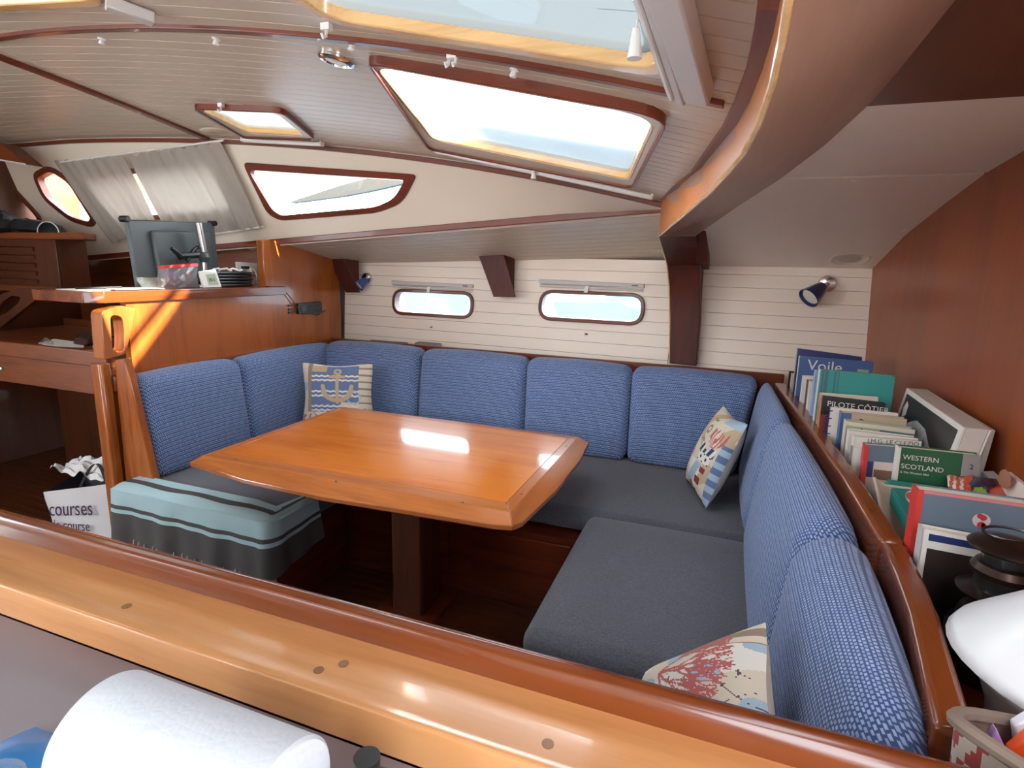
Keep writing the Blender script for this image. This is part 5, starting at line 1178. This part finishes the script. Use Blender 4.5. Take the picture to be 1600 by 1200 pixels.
def swmi(u, v):
    if abs(math.sin(u*26+5*v)) > .75 and u < .28: return 3
    if u < .32 or v > .82: return 0
    if math.hypot(u-.45, (v-.72)*.8) < .10: return 2
    return 1 if math.sin(9*u+6*v) > -.55 else 0
m = MB(); m.grid(sw, 36, 28, mi=swmi); m.smooth = True; m.obj('front', SW, swb, smooth=True)
m = MB(); m.grid(lambda u, v: sw(u, v)*1.0-V((0, 0, .05*math.sin(math.pi*u)*math.sin(math.pi*v)+.001)), 12, 10); m.obj('rear', SW[0], swb, smooth=True)
a, b = P(1537, 738, z=.975), P(1600, 800, z=.95)
m = MB(); m.prism([P(1534, 736, z=.975), P(1552, 735, z=.975), P(1625, 800, z=.95), P(1606, 806, z=.95)], (0, 0, -.12)); tag(m.obj('white_carton', bm('cool_white', (206, 214, 220)), bevel=.002), 'white carton lid lying along the right of the snack bag', 'carton')
m = MB(); q = [P(1558, 735, x=.635), P(1640, 800, x=.635)]; m.prism([V((.64, q[0].y, SHZ+.06)), V((.64, q[1].y, SHZ+.06)), V((.65, q[1].y, q[1].z)), V((.65, q[0].y, q[0].z))], (.012, 0, 0)); wc = tag(m.obj('white_card', wh, bevel=.001), 'white card with a small printed crest standing at the right edge', 'card')
m = MB(); c = P(1566, 748, x=.633); m.prism([c+V((.004, .03*math.cos(k*.7), .022*math.sin(k*.7))) for k in range(9)], (.001, 0, 0)); m.obj('printed_crest', bm('tan_ink', (168, 116, 92)), wc)
# ---------------------------------------------------------------- near books, lantern, jug, basket
g, at, R_, U_ = book((1441, 771), (1625, 797), 1.165, .035, sb3, rd3, 'large slate-blue atlas with a red spine and globe emblem', lean=.02)
patch(g, at, 0, 0, .05, 1, rd3, d=-.0014); patch(g, at, .05, 0, 1, .02, bm('pink_edge', (206, 120, 120))); 
c = at(.585, .15, -.0014); m = MB(); m.lathe([(.0135, 0), (.0135, .0005)], c, (0, -1, 0), 20); m.obj('globe_emblem', bm('globe_pale', (196, 190, 190)), g)
for du, dv, r in ((-.03, -.03, .005), (.02, -.02, .0055), (.0, .03, .006), (.04, .03, .004)): m = MB(); m.lathe([(r, 0), (r, .0005)], at(.585+du*.6, .15+dv, -.0021), (0, -1, 0), 9); m.obj('globe_emblem', bm('globe_red', (176, 54, 52)), g)
patch(g, at, .30, .36, .95, .375, bm('silver_line', (150, 160, 170)))
g, at, R_, U_ = book((1447, 832), (1625, 866), 1.125, .025, wh, bm('speckled', (190, 188, 190)), 'white-edged picture book with a dark photograph, behind the lantern', lean=.015)
patch(g, at, .06, .16, 1, 1.0, dk); patch(g, at, .06, .03, .55, .09, nv); patch(g, at, .56, .30, .80, 1, bm('grey_card', (188, 186, 184)), d=-.0016)
LM = pm('aged_lantern_metal', (66, 52, 46), .32, metal=.8, var=.4, vscale=30); LB = pm('black_lantern_enamel', (26, 25, 25), .3, coat=.2)
lx = P(1578, 850, y=1.06); lt = thing('oil_lantern', (lx.x, 1.06, SHZ), 'small black and bronze oil lantern with a wire handle', 'lantern')
zt4 = lx.z-.004
def lring(prof, nm, mat): m = MB(); m.lathe(prof, (lx.x, 1.06, zt4), n=32); m.obj(nm, mat, lt, smooth=True)
lring([(.001, .012), (.02, .011), (.046, .004), (.054, -.003), (.052, -.006), (.03, -.008)][::-1], 'cap', LM)
lring([(.030, -.032), (.032, -.022), (.030, -.008)], 'collar', LB); lring([(.040, -.052), (.044, -.042), (.038, -.032), (.03, -.03)], 'chimney_band', LM)
lring([(.036, -.078), (.036, -.052)], 'chimney', LB); lring([(.040, -.092), (.056, -.086), (.058, -.082), (.04, -.076)], 'drip_plate', LM)
lring([(.034, -.112), (.032, -.10), (.036, -.09)], 'neck', LM); lring([(.050, -.138), (.050, -.128), (.046, -.118), (.034, -.112)], 'burner_ring', LB)
lring([(.055, SHZ-zt4+.001), (.062, SHZ-zt4+.01), (.062, -.150), (.052, -.138)], 'tank', LB)
m = MB(); m.tube([V((lx.x+.034*math.cos(a), 1.06+.01+.012*math.sin(a), zt4+.017+.006*math.sin(a))) for a in np.linspace(0, 2*math.pi, 20)[:-1]], .0022, 6, closed=True); m.obj('wire_handle', LB, lt, smooth=True)
jx, jy = .482, .845
jg = thing('white_jug', (jx, jy, SHZ), 'big rounded white plastic canister at the right edge', 'canister')
m = MB(); m.loft([[V((jx+.012+r*math.cos(k*math.pi/18), jy+r*math.sin(k*math.pi/18), SHZ+h)) for k in range(36)] for r, h in ((.085, .001), (.096, .012), (.104, .08), (.120, .125), (.146, .152), (.160, .163), (.152, .177), (.128, .200), (.098, .228), (.062, .260), (.045, .268))])
m.smooth = True; m.obj('body', pm('white_polythene', (224, 226, 228), .4, coat=.1), jg, smooth=True)
m = MB(); m.lathe([(.045, .268), (.047, .27), (.047, .288), (.04, .292)], (jx+.012, jy, SHZ), n=28); m.obj('lid', WHITE, jg, smooth=True)
cbk = thing('print_basket', (.43, .64, SHZ), 'round fabric basket with red coral print at the bottom right corner', 'basket')
CBM = [pm('basket_cream', (206, 196, 184), .9), pm('basket_coral', (168, 78, 78), .9), pm('basket_taupe', (128, 112, 100), .9)]
def cbw(u, v):
    a = u*2*math.pi; r = .125+.012*v+.006*math.sin(3*a); return V((.412+r*math.cos(a), .642+.056*math.sin(a)*(r/.13), SHZ+.002+(.183+.010*math.sin(2*a+1))*v))
def cbmi(u, v): return 1 if abs(math.sin(u*60+4*math.sin(v*9)))*abs(math.cos(v*14+3*math.sin(u*17))) > .5 else 0
m = MB(); m.grid(cbw, 90, 30, mi=cbmi); m.smooth = True; m.obj('wall', CBM, cbk, smooth=True)
m = MB(); m.grid(lambda u, v: (lambda p, c: c+(p-c)*.93)(cbw(u, .2+.8*v), V((.412, .642, cbw(u, .2+.8*v).z))), 60, 10); m.obj('lining', CBM[2], cbk, smooth=True)
rg = [cbw(k/60, 1) for k in range(60)]; m = MB(); m.tube(rg, .008, 8, closed=True); m.obj('rolled_rim', CBM[2], cbk, smooth=True)
for nm, q, mat, lab in (('purple_packet', ((1545, 1165), (1558, 1140), (1590, 1210), (1550, 1230)), bm('lilac', (170, 130, 186)), 'lilac paper packet poking out of the coral print basket'), ('orange_packet', ((1578, 1175), (1610, 1148), (1650, 1200), (1590, 1230)), bm('vivid_orange', (236, 84, 30)), 'bright orange packet in the coral print basket'), ('white_packet', ((1585, 1135), (1615, 1118), (1650, 1150), (1590, 1180)), bm('milky', (214, 214, 222)), 'white packet at the back of the coral print basket')):
    yy = .645 if nm != 'white_packet' else .67
    m = MB(); m.prism([P(*k, y=yy) for k in q], (0, .012, 0)); tag(m.obj(nm, mat, bevel=.002), lab, 'packet')
# ================================================================ galley items
rx0, rx1, ry, rz, rr = -.548, -.316, .3185, .976, .060
pt = thing('paper_towel_roll', ((rx0+rx1)/2, ry, .916), 'white embossed paper towel roll lying on the worktop', 'paper roll')
PT = pm('embossed_paper', (216, 224, 232), .9, spec=.1)
n_ = PT.node_tree; vo = n_.nodes.new('ShaderNodeTexVoronoi'); vo.inputs['Scale'].default_value = 110; vo.feature = 'DISTANCE_TO_EDGE'; tc_ = n_.nodes.new('ShaderNodeTexCoord')
wv = n_.nodes.new('ShaderNodeTexWave'); wv.wave_type = 'RINGS'; wv.inputs['Scale'].default_value = 26; wv.inputs['Distortion'].default_value = 6
ad_ = n_.nodes.new('ShaderNodeMath'); ad_.operation = 'ADD'; n_.links.new(tc_.outputs['Object'], vo.inputs[0]); n_.links.new(tc_.outputs['Object'], wv.inputs[0]); n_.links.new(vo.outputs['Distance'], ad_.inputs[0]); n_.links.new(wv.outputs['Fac'], ad_.inputs[1])
bp_ = n_.nodes.new('ShaderNodeBump'); bp_.inputs['Strength'].default_value = .4; bp_.inputs['Distance'].default_value = .0015; n_.links.new(ad_.outputs[0], bp_.inputs['Height']); n_.links.new(bp_.outputs[0], n_.nodes['Principled BSDF'].inputs['Normal'])
m = MB(); m.lathe([(.021, 0), (rr-.003, 0), (rr, .003), (rr, rx1-rx0-.003), (rr-.003, rx1-rx0), (.021, rx1-rx0)], (rx0, ry, rz), (1, 0, 0), 64); m.obj('paper', PT, pt, smooth=True, )
m = MB(); m.lathe([(.0205, .004), (.0205, rx1-rx0-.002), (.018, rx1-rx0-.002), (.018, .004)], (rx0, ry, rz), (1, 0, 0), 32); m.obj('core', pm('cardboard', (168, 140, 108), .9), pt, smooth=True)
m = MB(); m.lathe([(.034, 0), (.036, .004), (.030, .06), (.012, .075), (.012, .10)], (-.262, .36, .916), n=24); tag(m.obj('dark_bottle', BLACK, smooth=True), 'dark bottle hidden right of the paper roll', 'bottle')
BLP = bm('bright_blue', (44, 128, 196), .3)
pk = thing('wipes_packet', (-.60, .26, .916), 'blue and white packet of wipes behind the paper roll', 'packet')
m = MB(); m.grid(lambda u, v: V((-.70+.145*u, .165+.17*v, .917+.042*(math.sin(math.pi*u)*math.sin(math.pi*v))**.5)), 20, 20, mi=lambda u, v: 0 if (u-v*.6) < .35 else 1); m.smooth = True; m.obj('wrapper', [BLP, bm('glossy_white', (220, 222, 224), .2)], pk, smooth=True)
m = MB(); m.lathe([(.03, 0), (.03, .008), (.026, .012), (.001, .013)], (-.605, .245, .955), n=24); m.obj('flap', glass('clear_flap', (.85, .88, .9), .2), pk, smooth=True)
# ================================================================ outside
CANV = bpy.data.materials.new('outside_canvas'); CANV.use_nodes = True; n_ = CANV.node_tree; b_ = n_.nodes['Principled BSDF']; b_.inputs['Base Color'].default_value = (*lin((205, 210, 212)), 1)
tr_ = n_.nodes.new('ShaderNodeBsdfTranslucent'); tr_.inputs[0].default_value = (*lin((190, 196, 198)), 1); mx_ = n_.nodes.new('ShaderNodeMixShader'); mx_.inputs[0].default_value = .5
n_.links.new(b_.outputs[0], mx_.inputs[1]); n_.links.new(tr_.outputs[0], mx_.inputs[2]); n_.links.new(mx_.outputs[0], n_.nodes['Material Output'].inputs[0])
ce = [hit(*q, lambda p: zc(p.x, p.y)+.034-p.z) for q in ((660, 160), (695, 165), (712, 172), (800, 185), (880, 198), (1010, 222), (1032, 226))]
m = MB(); n = len(ce); m.grid(lambda u, v: (lambda k: V((k.x, lerp(k.y, 2.66, v), zc(k.x, lerp(k.y, 2.66, v))+.034)))(ce[min(n-1, round(u*(n-1)))]), n-1, 5); tag(m.obj('deck_cover', CANV, solid=.004, smooth=True), 'grey canvas cover lying outside on half of the roof hatch', 'cover')
m = MB(); m.grid(lambda u, v: V((lerp(-2.62, -1.75, u), lerp(2.0, 2.62, v), zc(lerp(-2.62, -1.75, u), lerp(2.0, 2.62, v))+.036)), 6, 4); tag(m.obj('deck_cover', CANV, solid=.004, smooth=True), 'grey canvas cover outside over the small roof hatch', 'cover')
DECK = pm('grey_blue_deck', (92, 108, 122), .6, bump=.2); SEA = pm('pale_sea', (64, 92, 112), .25, bump=.6, bscale=3)
m = MB(); m.grid(lambda u, v: V((lerp(-5, 1, u), lerp(2.86, 3.62, v), zL(lerp(-5, 1, u))+.035+.0*v)), 20, 4); dkk = struct(m.obj('floor_deck', DECK, solid=.02)); dkk['label'] = 'white side deck outside the cabin windows'
m = MB(); m.box((-80, 3.75, -.3), (80, 140, -.25)); se = struct(m.obj('floor_sea', SEA)); se['label'] = 'pale water seen through the portholes'
gb = thing('guard_rail', (-2, 3.5, 1.5), 'grey guard rail outside the cabin-side window', 'rail')
w0, w1_ = P(455, 316, y=3.5), P(612, 280, y=3.5)
m = MB(); rg = []
for t in np.linspace(-.0, 1.3, 6):
    p = w0*(1-t)+w1_*t; h = lerp(.006, .045, min(1, t*1.6)); rg.append([p+V((0, 0, -h)), p+V((0, 0, h)), p+V((0, .05, h)), p+V((0, .05, -h))])
m.loft(rg); m.obj('rail', pm('grey_spar', (58, 57, 52), .7), gb)
for xx in (w0.x+.05, w1_.x+.1): m = MB(); m.tube([V((xx, 3.53, zL(xx)+.03)), V((xx, 3.53, P(455, 316, y=3.5).z+.1))], .012, 8); m.obj('stanchion', ALU, gb)
QUAY = pm('quay_blue', (92, 118, 136), .8, var=.3, vscale=1.2)
for k, (x0, x1, y0, z1) in enumerate(((-16, -9, 16, 1.6), (-8, -4.5, 13, 1.9), (-3.5, .5, 12, 1.5))):
    b = thing('moored_boat', ((x0+x1)/2, y0, -.25), ('moored pale boat seen through the porthole nearer the partition', 'second moored boat beyond the porthole nearer the partition', 'moored boat beyond the porthole beside the frame post')[k], 'boat', 'moored boats')
    m = MB(); m.loft([[V((x0+.3, y0+.4, -.25)), V((x1-.8, y0+.4, -.25)), V((x1-.8, y0+2.2, -.25)), V((x0+.3, y0+2.2, -.25))], [V((x0, y0, z1*.5)), V((x1, y0+1, z1*.55)), V((x1, y0+1.4, z1*.55)), V((x0, y0+2.6, z1*.5))]]); m.obj('hull', QUAY, b)
    m = MB(); m.loft([[V((x0+1, y0+.5, z1*.5)), V((x1-1.6, y0+.8, z1*.5)), V((x1-1.6, y0+1.8, z1*.5)), V((x0+1, y0+2, z1*.5))], [V((x0+1.2, y0+.7, z1*.8)), V((x1-2.2, y0+1, z1*.8)), V((x1-2.2, y0+1.6, z1*.8)), V((x0+1.2, y0+1.8, z1*.8))]]); m.obj('deckhouse', pm('boat_glass', (58, 84, 104), .3), b)
    m = MB(); m.tube([V(((x0+x1)/2, y0+1.2, z1*.8)), V(((x0+x1)/2, y0+1.2, z1*.8+6))], .06, 8); m.obj('mast', ALU, b)

# unseen sheet and bar, added upsun to shape the low sun's patch
sx, dy_, dz_ = 1.6, SUN_DIR.y/SUN_DIR.x*(-1), 0
def upsun(y, z): k = (sx+2.55)/abs(SUN_DIR.x); return V((sx, y-SUN_DIR.y*k, z-SUN_DIR.z*k))
sl_ = thing('sun_blocker', upsun(2.2, .5), 'pale sail added unseen outside to shape the sun patch', 'blocker')
m = MB(); m.prism([upsun(*q) for q in ((2.17, 1.34), (1.98, 1.13), (1.75, .90), (1.55, .80), (1.55, .2), (3.2, .2), (3.2, 1.34))], (.02, 0, 0)); m.obj('cloth', CANV, sl_)
m = MB(); m.tube([upsun(2.10, 1.34), upsun(1.60, .86)], .022, 10); m.obj('shade_bar', ALU, sl_)
m = MB(); m.hexa([(-5.2, 3.05, 1.62), (-3.2, 3.0, 1.62), (-3.2, 3.2, 1.62), (-5.2, 3.25, 1.62), (-5.2, 3.1, 1.98), (-3.35, 3.04, 1.86), (-3.35, 3.16, 1.86), (-5.2, 3.22, 1.98)]); tag(m.obj('cockpit_coaming', pm('pinkish_gelcoat', (214, 200, 196), .4), bevel=.03, seg=4), 'pale cockpit coaming outside the oval portholes', 'coaming')
